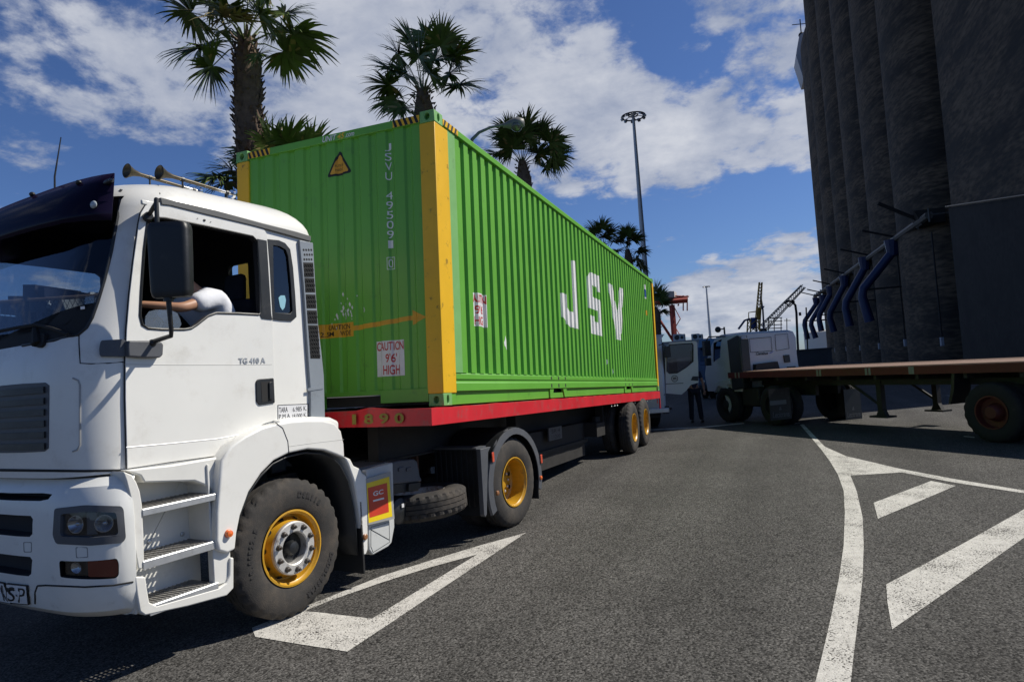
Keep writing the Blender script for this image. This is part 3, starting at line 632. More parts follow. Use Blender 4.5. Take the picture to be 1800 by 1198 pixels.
m.b2((7.1, .45, .95), (9.0, .52, 1.1)); m.build('suspension', DARKMET, trl)
m = MB(); m.tube([(11.55, .02, 1.36), (11.55, .02, 1.22)], .012).b2((11.72, -.02, 1.08), (11.78, .01, 1.34)); m.build('marker_board', RED, trl)
MB().b2((11.3, .2, .95), (11.38, WC-.2, 1.1)).build('rear_bumper', ALU, trl)
m = MB()
for x in (6.6, 6.85, 7.05, 8.7, 9.6, 10.1, 10.6): m.tube([(x, .0, 1.36), (x+.02, .0, 1.315), (x, .0, 1.30)], .008, 6)
m.build('rope_hook', ALU, trl)
def toTL(p): return TLF.lo(p)
for X in (8.05, 9.30):
    q = toTL((X, -.10, .515)); put_wheel('dual', trl, q, 1, 0, 0)
    q = toTL((X, 2.52, .515)); put_wheel('dual', trl, q, -1)
    a = toTL((X, .1, .515)); b = toTL((X, 2.4, .515)); MB().tube([a, b], .07, 14).build('axle', DARKMET, trl)

# ------------------------------------------------------------------ silo
SY = -17.0; SX0 = 26.1; SP = 11.6
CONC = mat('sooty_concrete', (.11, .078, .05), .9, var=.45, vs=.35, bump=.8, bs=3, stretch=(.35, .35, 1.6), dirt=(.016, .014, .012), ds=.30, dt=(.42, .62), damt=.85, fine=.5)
nt2 = CONC.node_tree
silo = empty('grain_silo', 'huge dark concrete grain silo of joined round cells on the right behind the flatbed', 'silo', Vector((80, SY-6, 0)))
# base line of the wall follows the sight lines measured at its foot
sdir = radians(3.1); sd = Vector((cos(sdir), sin(sdir), 0)); sn = Vector((-sin(sdir), cos(sdir), 0))
P0 = Vector((SX0, SY, 0))
def SW(s, o, z): return P0+sd*s+sn*o+Vector((0, 0, z))-Vector((80, SY-6, 0))
def at_s(px, py=600, off=0.):             # distance along the wall where a sight line meets it
    d = ray(px, py); n_ = sn; t = ((P0+sn*off-CAM).dot(n_))/d.dot(n_); p = CAM+d*t; return (p-P0).dot(sd), p.z
# profile: bulging cells from the far end, then the flat head house
cells = [at_s(x, 610)[0] for x in (1447, 1468.7, 1488.7, 1513, 1546.5, 1592, 1657)]
print('cells', [round(c_, 1) for c_ in cells], 'z top', at_s(1407, 90))
HS = 74.
pts = []                                  # (s, o)
far = cells[1]; n8 = 14
for i in range(1, 6):
    a, b = cells[i], cells[i+1]; r_ = abs(a-b)/2; mid = (a+b)/2
    for k in range(n8): t = pi*k/n8; pts.append((mid+(a-mid)*cos(t), 2.7*sin(t)**.75-1.9 if k else -1.9))
a = cells[6]
for k in range(n8): t = pi/2*k/n8; pts.append((a-9*sin(t)*.6, -1.9+1.9*(1-cos(t))**.6 if k else -1.9))
pts += [(a-8, 0), (0, 0), (0, -2.5), (15, -3.5), (16, -14), (far, -14)]
m = MB(); n_ = len(pts); zz_ = [0, 6, 14, 26, 39, HS]
for z in zz_: m.v += [tuple(SW(s_, o_, z)) for s_, o_ in pts]
for k in range(len(zz_)-1):
    for i in range(n_): j = (i+1) % n_; m.f.append((k*n_+i, k*n_+j, (k+1)*n_+j, (k+1)*n_+i)); m.m.append(0)
m.f.append(tuple((len(zz_)-1)*n_+i for i in range(n_))); m.m.append(0)
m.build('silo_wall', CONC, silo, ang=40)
m = MB(); a_, b_ = cells[0], cells[1]; mid = (a_+b_)/2; r_ = (a_-b_)/2; e_ = [(b_, -1.9)]+[(mid-r_*cos(pi*k/14), 1.9*sin(pi*k/14)**.8-1.9) for k in range(1, 14)]+[(a_, -1.9), (a_, -12), (b_, -12)]; n_ = len(e_)
for k, z in enumerate((0, 20, 40, 61, 62.5)): m.v += [tuple(SW(mid+(s_-mid)*(1 if k < 4 else .86), o_-(0 if k < 4 else .5), z)) for s_, o_ in e_]
for k in range(4):
    for i in range(n_): j = (i+1) % n_; m.f.append((k*n_+i, k*n_+j, (k+1)*n_+j, (k+1)*n_+i)); m.m.append(0)
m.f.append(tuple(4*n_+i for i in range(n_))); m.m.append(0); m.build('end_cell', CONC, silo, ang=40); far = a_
# gallery house at the far corner of the roof
s1, z1 = at_s(1424, 40, -1.); s2, z2 = at_s(1404, 115, -1.)
GAL = mat('pale_cladding', (.42, .44, .48), .5, var=.08)
m = MB(); m.prism([(-8, 57), (-8, 67.5), (-3, 68), (-.8, 66.5), (.1, 62.5), (-.9, 57.5)], 0, 0, 1)
m.v = [tuple(SW(far+.5+(1 if x > .5 else 0)*6, y, z)) for x, y, z in m.v]; m.build('gallery_house', GAL, silo)
m = MB(); m.tube([SW(far+3, -1.5, 66), SW(far+3, -1.5, 71)], .12, 6).tube([SW(far+3, -3, 69.8), SW(far+3, .1, 70.2)], .08, 6).ball(SW(far+2, -1.4, 67.2), .6, 6); m.build('roof_aerial', DARKMET, silo)
# low dark annex in front of the head house
sa, za = at_s(1667, 365, 3.0); m = MB(); m.b2((0, 0, 0), (1, 1, 1)); zt_ = za
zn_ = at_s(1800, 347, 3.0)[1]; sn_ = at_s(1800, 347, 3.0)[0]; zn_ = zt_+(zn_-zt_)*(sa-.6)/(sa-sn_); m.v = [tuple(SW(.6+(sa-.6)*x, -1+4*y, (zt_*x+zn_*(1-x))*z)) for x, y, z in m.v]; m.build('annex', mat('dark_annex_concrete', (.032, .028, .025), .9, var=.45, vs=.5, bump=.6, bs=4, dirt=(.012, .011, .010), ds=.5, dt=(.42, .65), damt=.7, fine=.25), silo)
m = MB(); m.tube([SW(sa+.1, 3.1, zt_+.1), SW(.6, 3.1, zn_+.1)], .05, 6); m.build('annex_roof_edge', HORN, silo)
# small white lamps at the wall foot and thin downpipes
for px, py in ((1468.7, 615), (1488.7, 612.5), (1513, 611), (1546.5, 608), (1592, 602), (1657, 600)):
    s_, z_ = at_s(px, py, .1); m = MB(); m.b2((-.22, -.1, -.35), (.22, .1, .35)); m.v = [tuple(SW(s_+x, .15+y, z_+z)) for x, y, z in m.v]; m.build('wall_lamp', mat('grey_box', (.35, .37, .42), .6), silo)
    m = MB(); m.tube([SW(s_+.1, .1, z_+.3), SW(s_+.1, .1, z_+9)], .07, 6); m.build('downpipe', DARKMET, silo)
# conveyor gallery and blue spouts
WO = 1.9
def onw(px, py, off): s_, z_ = at_s(px, py, off); return s_, z_
c0 = onw(1432, 521, .6); c1 = onw(1633, 378, .6)
BLUEP = mat('blue_pipe_paint', (.008, .022, .09), .45, var=.2, vs=.6, dirt=(.02, .02, .03), ds=.8, damt=.5)
m = MB(); m.tube([SW(c0[0], .6, c0[1]), SW(c1[0], .6, c1[1])], .32, 8)
for k in range(26): t = k/25; s_ = c0[0]+(c1[0]-c0[0])*t; z_ = c0[1]+(c1[1]-c0[1])*t; m.tube([SW(s_, .6, z_-.55), SW(s_, .6, z_+.55)], .09, 5); m.tube([SW(s_, .6, z_), SW(s_, -1.9, z_)], .07, 5)
conv = m.build('conveyor_tube', mat('grey_galvanised', (.12, .11, .10), .6, .3, var=.4, vs=1.5), silo)
spouts = [((1436, 532), (1415, 566), (1420, 596)), ((1448, 528), (1427, 566), (1434, 594)), ((1461, 514), (1441, 556), (1444, 582)), ((1486, 497), (1460, 552), (1466, 583)), ((1522, 467), (1488, 534), (1494, 573)), ((1571, 440), (1518, 513), (1529, 565))]
for i, (a_, b_, c_) in enumerate(spouts):
    s0, z0_ = onw(*a_, .8); 
    # the spout swings out from the wall: same s, growing offset
    def bend(px, py):
        d = ray(px, py); pl = SW(s0, 0, 0)+Vector((80, SY-6, 0)); t = (pl-CAM).dot(sd)/d.dot(sd); p = CAM+d*t; return (p-pl).dot(sn), p.z
    o1, zb1 = bend(*b_); o2, zb2 = bend(*c_)
    top = bend(*a_); m = MB(); m.tube([SW(s0, top[0], top[1]+1.0), SW(s0, top[0]+.1, top[1]-.5)], [.8, .5], 10); m.tube([SW(s0, top[0], top[1]), SW(s0, o1, zb1+.3), SW(s0, o1+.15, zb1-.5), SW(s0, o2, zb2)], [.42, .42, .42, .48], 12)
    m.build('loading_spout', BLUEP, silo)
    MB().tube([SW(s0, top[0]-.5, top[1]+1.2), SW(s0, top[0]+2.6, top[1]+2.3)], .11, 6).build('spout_arm', DARKMET, silo); MB().tube([SW(s0, -1, zb1+.2), SW(s0, o1, zb1+.2)], .1, 6).build('spout_stay', DARKMET, silo)
q = onw(1632, 392, 0.); m = MB(); m.prism([(-1, 0), (1.2, 0), (.7, -1.2), (-1, -1.2)], 0, 0, 1); m.v = [tuple(SW(q[0]+2*x-1, y, q[1]+z+1)) for x, y, z in m.v]; m.tube([SW(q[0], .6, q[1]+.3), SW(q[0], 3.6, q[1]+2.2)], .16, 6); m.build('conveyor_head', DARKMET, silo)
# ------------------------------------------------------------------ the white tractor lorry
lor = empty('truck_tractor', 'white lorry tractor with purple sun visor and yellow front wheels pulling the green container', 'lorry', MTR)
VC = 1.25
def uf(z):
    t = [(1.2, -1.36), (1.5, -1.38), (2.05, -1.37), (2.2, -1.335), (3.15, -1.04), (3.6, -.9)]
    for (a, b), (c_, d) in zip(t, t[1:]):
        if z <= c_: return b+(d-b)*max(0, (z-a))/(c_-a)
    return t[-1][1]
def plan(front, vs, rear, rc=.34, rv=.36, rr=.06, bow=.09, ins=0.):
    # closed plan outline, seen from above, half widths about VC; front given at the middle
    half = VC-vs-ins; p = []
    r2 = rr
    for k in range(5): a = pi/2*k/4; p.append((rear-ins-r2+r2*cos(pi/2-a) if False else rear-ins-r2+r2*cos(a), -(half-r2)-r2*sin(a)))
    fu = front+bow+ins; p.append(((rear+fu+rc)/2, -half)); n = 12
    for k in range(n+1):
        a = pi/2*k/n; e = .92; v = -half+rv*(1-cos(a)**e); u = fu+rc*(1-sin(a)**e)
        vv = abs(v)/(half); p.append((u-bow*max(0, 1-vv*vv)*(sin(a)**2), v))
    vm = -half+rv
    for k in range(1, 7): v = vm*(1-k/7.); p.append((fu-bow*(1-(v/half)**2), v))
    q = p+[(fu-bow, 0)]+[(u, -v) for u, v in reversed(p)]
    return [(u, v+VC) for u, v in q]
def loft(loops, capb=True, capt=True):
    m = MB(); n = len(loops[0][0]); vs = []; fs = []
    for pl, z in loops: vs += [(u, v, z) for u, v in pl]
    for k in range(len(loops)-1):
        for i in range(n): j = (i+1) % n; fs.append((k*n+i, k*n+j, (k+1)*n+j, (k+1)*n+i))
    if capb: fs.append(tuple(range(n)))
    if capt: fs.append(tuple(range((len(loops)-1)*n, len(loops)*n)))
    return m.add(vs, fs)
loops = []
for z in (1.335, 1.5, 1.7, 1.9, 2.05, 2.2, 2.4, 2.6, 2.8, 3.0, 3.12): loops.append((plan(uf(z), .13, .68), z))
for k in range(1, 9):
    t = pi/2*k/8; loops.append((plan(uf(3.12)+.05*sin(t), .13, .68, ins=.30*(1-cos(t)), rr=.06+.1*sin(t)), 3.12+.255*sin(t)))
shell = loft(loops)
cab = shell.build('cab', [WHITE, INTER], lor, ang=30)
BV = BVHTree.FromPolygons([Vector(v) for v in shell.v], shell.f)
def hit(bv, x, y):
    d = (TR.R @ ray(x, y)).normalized(); h = bv.ray_cast(TR.o, d, 50)
    if h[0] is None:
        best = None
        for k in range(12, 34):
            g = bv.find_nearest(TR.o+d*(k*.25))
            if best is None or g[3] < best[3]: best = g
        h = best
    n = h[1]; n = n if n.dot(d) < 0 else -n; return h[0], n
def drape(vf, name, mt_, bv=BV, off=.004, thick=0., parent=None, step=12, px=True, ang=35, far=None):
    V, F = vf; x0, x1 = min(v[0] for v in V), max(v[0] for v in V); y0, y1 = min(v[1] for v in V), max(v[1] for v in V)
    V, F = slice2(V, F, frange(x0, x1, max(1, int((x1-x0)/step))), frange(y0, y1, max(1, int((y1-y0)/step))))
    P = []; last = None
    for x, y in V:
        if px: h, n = hit(bv, x, y)
        else:
            r = bv.ray_cast(Vector((-4, x, y)), Vector((1, 0, 0)), 50); h, n = r[0], r[1]
            if h is not None and n.x > 0: n = -n
        if h is None: h, n = last if last else (Vector((0, 0, 0)), Vector((0, 0, 1)))
        last = (h, n); P.append((h+n*off, n))
    m = MB(); m.add([p for p, n in P], F)
    if thick:
        k = len(P); m.add([p-n*thick for p, n in P], [tuple(reversed(f)) for f in F])
        cnt = {}
        for f in F:
            for i in range(len(f)): e = tuple(sorted((f[i], f[(i+1) % len(f)]))); cnt[e] = cnt.get(e, 0)+1
        for (a, b), c_ in cnt.items():
            if c_ == 1: m.f.append((a, b, b+k, a+k)); m.m.append(0)
    o = m.build(name, mt_, parent or lor, ang=ang, clean=bool(thick)); return o
def px_cut(poly, bv=BV, out=.12, inn=.12, n=None):
    P = [hit(bv, x, y)[0] for x, y in poly]; P = [p for p in P if p is not None]
    nn = Vector((0, 0, 0))
    for x, y in poly:
        h = hit(bv, x, y)[1]
        if h is not None: nn += h
    nn = n or nn.normalized(); k = len(P); m = MB()
    m.add([p+nn*out for p in P]+[p-nn*inn for p in P], [tuple(range(k)), tuple(reversed(range(k, 2*k)))]+[(i, (i+1) % k, (i+1) % k+k, i+k) for i in range(k)])
    o = m.build('cut', SEAM, lor, ang=0); return o
# openings
win = Sl([(258, 382), (288, 384), (360, 398), (442, 416), (450, 424), (454, 480), (457, 548), (453, 553), (415, 551), (378, 550), (364, 555), (345, 570), (334, 577), (322, 579), (285, 579), (258, 577), (248, 571), (244, 555), (246, 510), (251, 440)])
quarter = Sl([(479, 430), (492, 432), (503, 438), (507, 450), (511, 500), (514, 548), (510, 552), (482, 550), (480, 500)])
wsr = [hit(BV, x, y)[0] for x, y in ((214, 328), (207, 380), (196, 440), (184, 490), (172, 530), (162, 558), (152, 576), (138, 588), (95, 598), (40, 607))]
ws = [(p.y, p.z) for p in wsr]; zb = ws[-1][1]; zt = 3.20
print('ws', [(round(a, 2), round(b, 2)) for a, b in ws])
ws = [(.285, zt)]+ws[1:]; wsf = ws+[(VC, zb-.01)]+[(2*VC-a, b) for a, b in reversed(ws)]
cts = []
def cutprism(poly, ax, a, b): return MB().prism(poly, ax, a, b).build('cut', INTER, lor, ang=0)
cts.append(cutprism(wsf, 1 if False else 0, -2.2, -.68))
cts += [cutprism(win, 1, -.3, .45), cutprism(quarter, 1, -.3, .4), cutprism(win, 1, 2.1, 2.9), cutprism(quarter, 1, 2.1, 2.9)]
cts.append(cutprism(round_poly([(.93, 2.58), (1.21, 2.58), (1.21, 3.0), (.93, 3.0)], .03), 0, .3, 1.0))
sm = cab.modifiers.new('thick', 'SOLIDIFY'); sm.thickness = .045; sm.offset = -1; sm.material_offset = 1; sm.material_offset_rim = 0
cut(cab, cts)
# glass panes
drape((wsf, [tuple(range(len(wsf)))]), 'windscreen', WINDSHIELD, off=-.012, px=False, step=.12)
def pane(poly, name, mt_, V, parent=None): m = MB(); m.prism(poly, 1, V, V+.004); return m.build(name, mt_, parent or lor, ang=0)
pane(quarter, 'quarter_window', SIDEGLASS, .135)
pane(win, 'far_door_window', CLEARGL, 2.36); pane(quarter, 'far_quarter_window', SIDEGLASS, 2.36)
pane(Sl([(261, 577), (262, 555), (268, 546), (280, 543), (305, 543), (318, 549), (323, 560), (325, 569), (320, 578)]), 'lowered_window_pane', CLEARGL, .17)
drape((lambda P: (P, [tuple(range(len(P)))]))([(a, b) for a, b in ws[4:]]+[(VC, zb-.01)]+[(2*VC-a, b) for a, b in reversed(ws[4:])]+[(2*VC-.40, zb+.11), (VC, zb+.05), (.40, zb+.11)]), 'windscreen_lower_band', SEAM, off=-.006, px=False, step=.1)
wa = [hit(BV, x, y)[0]+hit(BV, x, y)[1]*.03 for x, y in ((-30, 590), (10, 584), (40, 578), (72, 573), (100, 580), (124, 590))]
wp_ = MB().tube(wa, .012, 6).build('wiper', SEAM, lor)
q0, q1 = hit(BV, 71, 606), hit(BV, 70, 580); MB().tube([q0[0]+q0[1]*.02, q1[0]+q1[1]*.03], [.035, .018], 8).build('wiper_arm', SEAM, wp_)
drape(poly2(round_poly([(60, 588), (84, 587), (81, 606), (76, 611), (67, 611), (62, 606)], 3)), 'wiper_mount', SEAM, off=.02, thick=.03, parent=wp_)
drape(poly2([(141.5, 539), (149, 538), (149.5, 543), (142, 544)]), 'windscreen_sticker', STICKW, off=.002)
# windscreen black band
m = MB(); m.tube([Vector((hit(BV, x, y)[0])) for x, y in ((213, 334), (207, 380), (196, 440), (184, 490), (172, 530), (162, 558), (152, 576), (138, 588), (95, 598), (40, 607))], .011, 8); m.build('windscreen_seal', BLACKPL, lor)
# door with its window hole
D1 = .117
door_o = Sl([(276, 356), (340, 368), (400, 384), (462, 403), (467, 411), (472, 470), (477, 560), (481, 665), (483, 738), (463, 744), (430, 762), (405, 778), (390, 795), (375, 801), (300, 811), (222, 823), (219, 700), (219, 637), (221, 580), (226, 520), (233, 460), (242, 395), (246, 375), (254, 362), (264, 357)])
door = MB().prism(door_o, 1, D1, .1295, holes=[win]).build('door', WHITE, lor, ang=25, bevel=.004)
def seam(pts, name='panel_gap', r=.0035, parent=lor, closed=False, mt_=SEAM): return MB().tube(pts, r, 6, closed=closed).build(name, mt_, parent)
seam([(u, .1285, z) for u, z in door_o], 'door_gap', .0055, closed=True)
seam([(u, D1-.001, z) for u, z in win], 'window_gasket', .009, door, closed=True, mt_=BLACKPL)
seam([(u, D1-.0005, z) for u, z in Sl([(219, 640), (300, 641), (420, 641), (478, 640)], D1)], 'door_crease', .0018, door, mt_=mat('soft_crease', (.5, .5, .47), .5))
seam([(u, D1+.0005, z) for u, z in Sl([(222, 786), (300, 779), (380, 771), (420, 764)], D1)], 'door_crease', .004, door, mt_=WHITE)
band = Sl([(452, 420), (468, 423), (476, 552), (478, 562), (460, 560), (456, 552), (457, 480)], D1)
MB().prism(band, 1, D1-.006, D1+.004).build('door_pillar_trim', BLACKPL, door)
qo = Sl([(469, 420), (490, 422), (501, 427), (510, 438), (515, 470), (519, 520), (521, 557), (513, 564), (495, 563), (478, 561), (474, 500)], .122)
MB().prism(qo, 1, .119, .1295, holes=[Sl([(480, 431), (492, 433), (502, 439), (506, 450), (511, 500), (514, 546), (510, 551), (483, 549), (481, 500)], .122)]).build('quarter_window_frame', BLACKPL, lor, bevel=.003)
dr = MB().prism(Sl([(490, 523), (494, 519), (501, 519), (503, 527), (501, 540), (497, 545), (493, 539)], .13), 1, .1325, .134).build('pennant_sticker', mat('light_blue_sticker', (.30, .58, .68), .5), lor, ang=0)
# small screws above the window, door badge, handle
m = MB()
for x, y, r in ((347, 384, .004), (359, 387, .010), (370, 390, .004)): p = S(x, y, D1); m.lathe([(r, -.004), (r*.6, -.006), (.0001, -.006)], (p[0], D1, p[1]), (0, 1, 0), 10)
m.build('screw_cover', BLACKPL, door)
a = S(419, 629, D1); b = S(466, 637, D1); V, F = fit2(text2('TG 410 A', 1, .02), a[0], b[0], b[1]-.005, a[1]); m = MB(); m.add([(x, D1-.005, z) for x, z in V], F).add([(x, D1-.001, z) for x, z in V], F); m.build('badge_text', ALU, door, ang=0)
hp = Sl([(449, 670), (453, 666), (480, 664), (482, 708), (455, 712), (450, 706)], D1)
h_ = MB().prism(round_poly(hp, .012), 1, D1-.010, D1+.01).build('door_handle', BLACKPL, door, bevel=.004)
hp2 = Sl([(457, 671), (476, 669), (477, 704), (459, 707)], D1); MB().prism(hp2, 1, D1-.012, D1-.0095).build('handle_recess', SEAM, h_, ang=0)
hp3 = Sl([(470, 672), (476, 671), (477, 700), (471, 702)], D1); MB().prism(hp3, 1, D1-.024, D1-.012).build('handle_grip', BLACKPL, h_, bevel=.003)
# tare plate
tp = Sl([(488, 711), (541.5, 709), (541.5, 734.5), (488, 738.5)], .13)
pl_ = MB().prism(tp, 1, .1265, .1295).build('weight_plate', STICKW, lor, ang=0)
tpi = Sl([(489.2, 712.2), (540.4, 710.2), (540.4, 733.4), (489.2, 737.2)], .1262)
MB().prism(tp, 1, .1255, .1262, holes=[tpi]).build('plate_border', BLET, pl_, ang=0)
for s, (x0, y0, x1, y1) in (('TARA', (491, 725, 505.5, 714.6)), ('6.985 K.', (515, 723.5, 539, 713)), ('P.M.A.', (491, 736, 511, 726)), ('18.000 K.', (514, 735, 539, 725))):
    a = S(x0, y0, .125); b = S(x1, y1, .125); V, F = fit2(text2(s, 1, .0), a[0], b[0], a[1], b[1]); m = MB(); m.add([(x, .1252, z) for x, z in V], F); m.build('plate_text', BLET, pl_, ang=0, clean=False)
# roof gutter strip
gt = Sl([(281, 347), (380, 370), (460, 392), (520, 407), (546, 415), (546, 425), (500, 412), (440, 396), (360, 377), (300, 362), (283, 360)], .115)
MB().prism(gt, 1, .108, .14).build('roof_gutter', mat('grey_gutter', (.12, .12, .115), .5, var=.1), lor, bevel=.006)
seam([hit(BV, x, y)[0] for x, y in ((270, 316), (279, 326), (281, 340), (281, 356))], 'roof_seam', .0035)
MB().b2((-.86, .119, 3.115), (-.77, .14, 3.15)).build('gutter_end', WHITE, lor, bevel=.008)
# vent panel on the rear corner with honeycomb blocks
vt = Sl([(525, 422), (549, 427), (553, 500), (558, 570), (564, 620), (568, 660), (570, 733), (545, 736), (544, 680), (541, 640), (537, 580), (532, 500)], .115)
vp = MB().prism(vt, 1, .105, .13).build('vent_panel', VENTG, lor, bevel=.005)
def interp(tab, y):
    for (a, b), (c_, d) in zip(tab, tab[1:]):
        if a <= y <= c_: return b+(d-b)*(y-a)/(c_-a)
    return tab[-1][1]
lx = [(420, 530), (470, 534), (560, 541), (640, 547)]; rx = [(420, 549), (470, 550), (560, 557), (640, 563)]
ho = MB(); rg = MB()
for (ya, yb_, dark) in ((435, 460, 0), (463, 486, 1), (490, 513, 1), (519, 541, 1), (547, 568, 1), (573, 629, 1)):
    rows = max(3, int(round((yb_-ya)/7.2))); 
    if dark:
        bp = [(interp(lx, ya)-.5, ya-2), (interp(rx, ya)+.5, ya-1.5), (interp(rx, yb_)+.5, yb_+1), (interp(lx, yb_)-.5, yb_+1)]
        MB().prism(Sl(bp, .105), 1, .1035, .106).build('vent_backing', SEAM, vp, ang=0)
    for r_ in range(rows):
        y = ya+(yb_-ya)*(r_+.5)/rows; a = interp(lx, y); b = interp(rx, y); nn = 4
        for k in range(nn):
            x = a+(b-a)*(k+.5+(.25 if r_ % 2 else -.0))/nn; 
            if x > b: continue
            p = S(x, y, .104)
            if dark: rg.lathe([(.013, 0), (.0115, -.004), (.010, 0)], (p[0], .1035, p[1]), (0, 1, 0), 8)
            else: ho.lathe([(.0001, 0), (.011, 0)], (p[0], .1042, p[1]), (0, 1, 0), 8)
rg.build('vent_mesh', BLACKPL, vp, ang=20); ho.build('vent_hole', SEAM, vp, ang=0)
MB().prism(Sl([(541, 682), (568, 678), (568, 683), (541, 687)], .104), 1, .100, .106).build('vent_rib', VENTG, vp)

# mirror and its arms
mc = Vector((-.86, -.16, 2.69)); nd = Vector((-.85, -.53, 0)).normalized(); sd_ = Vector((-nd.y, nd.x, 0))
def mpt(a, b, z): return mc+sd_*a+nd*b+Vector((0, 0, z))
m = MB(); lo_ = []
for zc, s_, dz in ((-.245, .80, 0), (-.235, .90, 0), (-.20, .97, 0), (.0, 1.0, 0), (.2, 1.02, 0), (.235, .97, 0), (.25, .85, 0)):
    lo_.append([mpt(a*s_, b*s_, zc) for a, b in round_poly([(-.135, -.05), (.135, -.05), (.128, .035), (-.128, .045)], [.012, .012, .045, .045], 5)])
n_ = len(lo_[0])
for l_ in lo_: m.v += [tuple(p) for p in l_]
for k in range(len(lo_)-1):
    for i in range(n_): j = (i+1) % n_; m.f.append((k*n_+i, k*n_+j, (k+1)*n_+j, (k+1)*n_+i)); m.m.append(0)
m.f += [tuple(range(n_)), tuple(range((len(lo_)-1)*n_, len(lo_)*n_))]; m.m += [0, 0]
mir = m.build('door_mirror', BLACKPL, lor, ang=40)
m = MB(); m.v = [tuple(mpt(a, -.053, z)) for a, z in ((-.12, -.22), (.12, -.22), (.12, .22), (-.12, .22))]; m.f = [(0, 1, 2, 3)]; m.m = [0]; m.build('mirror_glass', CHROME, mir, ang=0)
u0 = TR.pl(258, 381, 1, .11); t1 = mpt(-.07, 0, .41); t0 = mpt(-.07, 0, .24)
m = MB(); m.tube([(u0.x+.01, .13, u0.z-.005), (u0.x-.01, .07, u0.z+.0)], [.034, .028], 12).tube([(u0.x, .09, u0.z+.005), tuple(t1+Vector((.03, .05, -.01))), tuple(t1), tuple(t1+Vector((0, 0, -.05))), tuple(t0)], .0145, 10)
m.build('mirror_arm', BLACKPL, mir)
l0 = mpt(-.02, 0, -.24); l1 = mpt(-.01, .0, -.46)
m = MB(); m.tube([tuple(l0), tuple(l1), tuple(l1+Vector((.01, .02, -.035))), (-.85, .07, 2.175), (-.86, .10, 2.15)], [.017, .0145, .0145, .016, .02], 10).ball((-.855, .075, 2.165), .026, 8)
m.tube([tuple(l0+Vector((0, 0, .03))), tuple(l0+Vector((0, 0, -.03)))], .03, 10)
m.build('mirror_arm', BLACKPL, mir)
bs1 = Sl([(220, 599), (262, 599), (279, 601), (283, 606), (282, 624), (277, 629), (250, 629), (221, 627)], .10)
MB().prism(bs1, 1, .068, D1+.002).build('mirror_base', GREYPL, door, bevel=.010, seg=3)
drape(poly2(round_poly([(178, 600), (218, 597), (218, 627), (176, 627), (175, 615)], 4)), 'corner_trim', GREYPL, off=.035, thick=.05)
seam([hit(BV, x, y)[0] for x, y in ((139, 590), (139, 605), (140, 622), (141, 638), (160, 639), (190, 638), (217, 636))], 'corner_seam', .004)

# front: hood recess outline and grille
def mirror_poly(px_pts):
    P = [hit(BV, x, y)[0] for x, y in px_pts]; L_ = [(p.y, p.z) for p in P]; return L_+[(2*VC-a, b) for a, b in reversed(L_)]
gp = mirror_poly([(40, 674), (80, 672), (87, 677), (86, 787), (79, 793), (40, 795)])
grl = drape((gp, [tuple(range(len(gp)))]), 'grille', GREYPL, off=.004, thick=.01, px=False, step=.15)
zt_g, zb_g = max(b for a, b in gp), min(b for a, b in gp); v0g = min(a for a, b in gp)
for k in range(6):
    z = zt_g-.045-(zt_g-zb_g-.09)*k/5; q = rect2(v0g+.035, 2*VC-v0g-.035, z-.026, z+.014); drape(q, 'grille_slat', BLACKPL, off=.016, thick=.012, px=False, step=.15, parent=grl)
MB().b2((-1.405, 1.05, zt_g-.2), (-1.395, 1.45, zt_g-.1)).build('grille_badge', ALU, grl)
cr_ = mirror_poly([(40, 665), (128, 664), (138, 668), (141, 676), (141, 782), (136, 790), (128, 793)])
cr_ = cr_[:7]; seam([BV.ray_cast(Vector((-4, a, b)), Vector((1, 0, 0)), 50)[0]+Vector((-.001, 0, 0)) for a, b in cr_[1:7]], 'hood_crease', .006, mt_=mat('white_shadow_gap', (.35, .35, .34), .5))
drape(poly2([(0, 823), (150, 825), (219, 824), (219, 828), (150, 829.5), (0, 828)]), 'hood_gap', SEAM, off=.003)

# bumper
bl_ = []
for z, vs_, f_ in ((.43, .16, -1.20), (.45, .08, -1.27), (.50, .045, -1.33), (.60, .025, -1.365), (.80, .02, -1.38), (1.05, .02, -1.38), (1.18, .03, -1.37), (1.27, .055, -1.345), (1.318, .10, -1.30)):
    bl_.append((plan(f_, vs_, -1.055, rc=.24, rv=.42, rr=.004, bow=.07), z))
bsh = loft(bl_); bum = bsh.build('bumper', [WHITE_DIRTY, SEAM], lor, ang=30); BB = BVHTree.FromPolygons([Vector(v) for v in bsh.v], bsh.f)
print('bumper hits', [(x, y, hit(BB, x, y)[0]) for x, y in ((20, 920), (56, 920), (100, 900), (215, 900), (215, 950), (30, 1040), (150, 1050), (90, 1095))])
c_ = [px_cut(round_poly(p, 4), BB, .10, .10) for p in ([(100, 895), (150, 889), (212, 890), (216, 896), (219, 945), (214, 951), (160, 956), (102, 953), (97, 940)], [(104, 985), (206, 981), (209, 990), (209, 1010), (203, 1016), (106, 1014)])]
def sym_cut(px_pts, depth=.10):
    P = [hit(BB, x, y)[0] for x, y in px_pts]; L_ = [(p.y, p.z) for p in P]; q = L_+[(2*VC-a, b) for a, b in reversed(L_)]; return cutprism(q, 0, -1.7, P[0].x+depth)
c_.append(sym_cut([(30, 905), (54, 906), (58, 912), (57, 938), (52, 943), (30, 942)])); c_.append(sym_cut([(30, 976), (53, 978), (57, 984), (55, 1008), (50, 1012), (30, 1010)])); c_.append(sym_cut([(20, 866), (75, 866), (92, 868), (85, 877), (70, 880), (20, 879)], .14))
cut(bum, c_)
bk = bpy.data.objects.new('x', None)
bpy.data.objects.remove(bk)
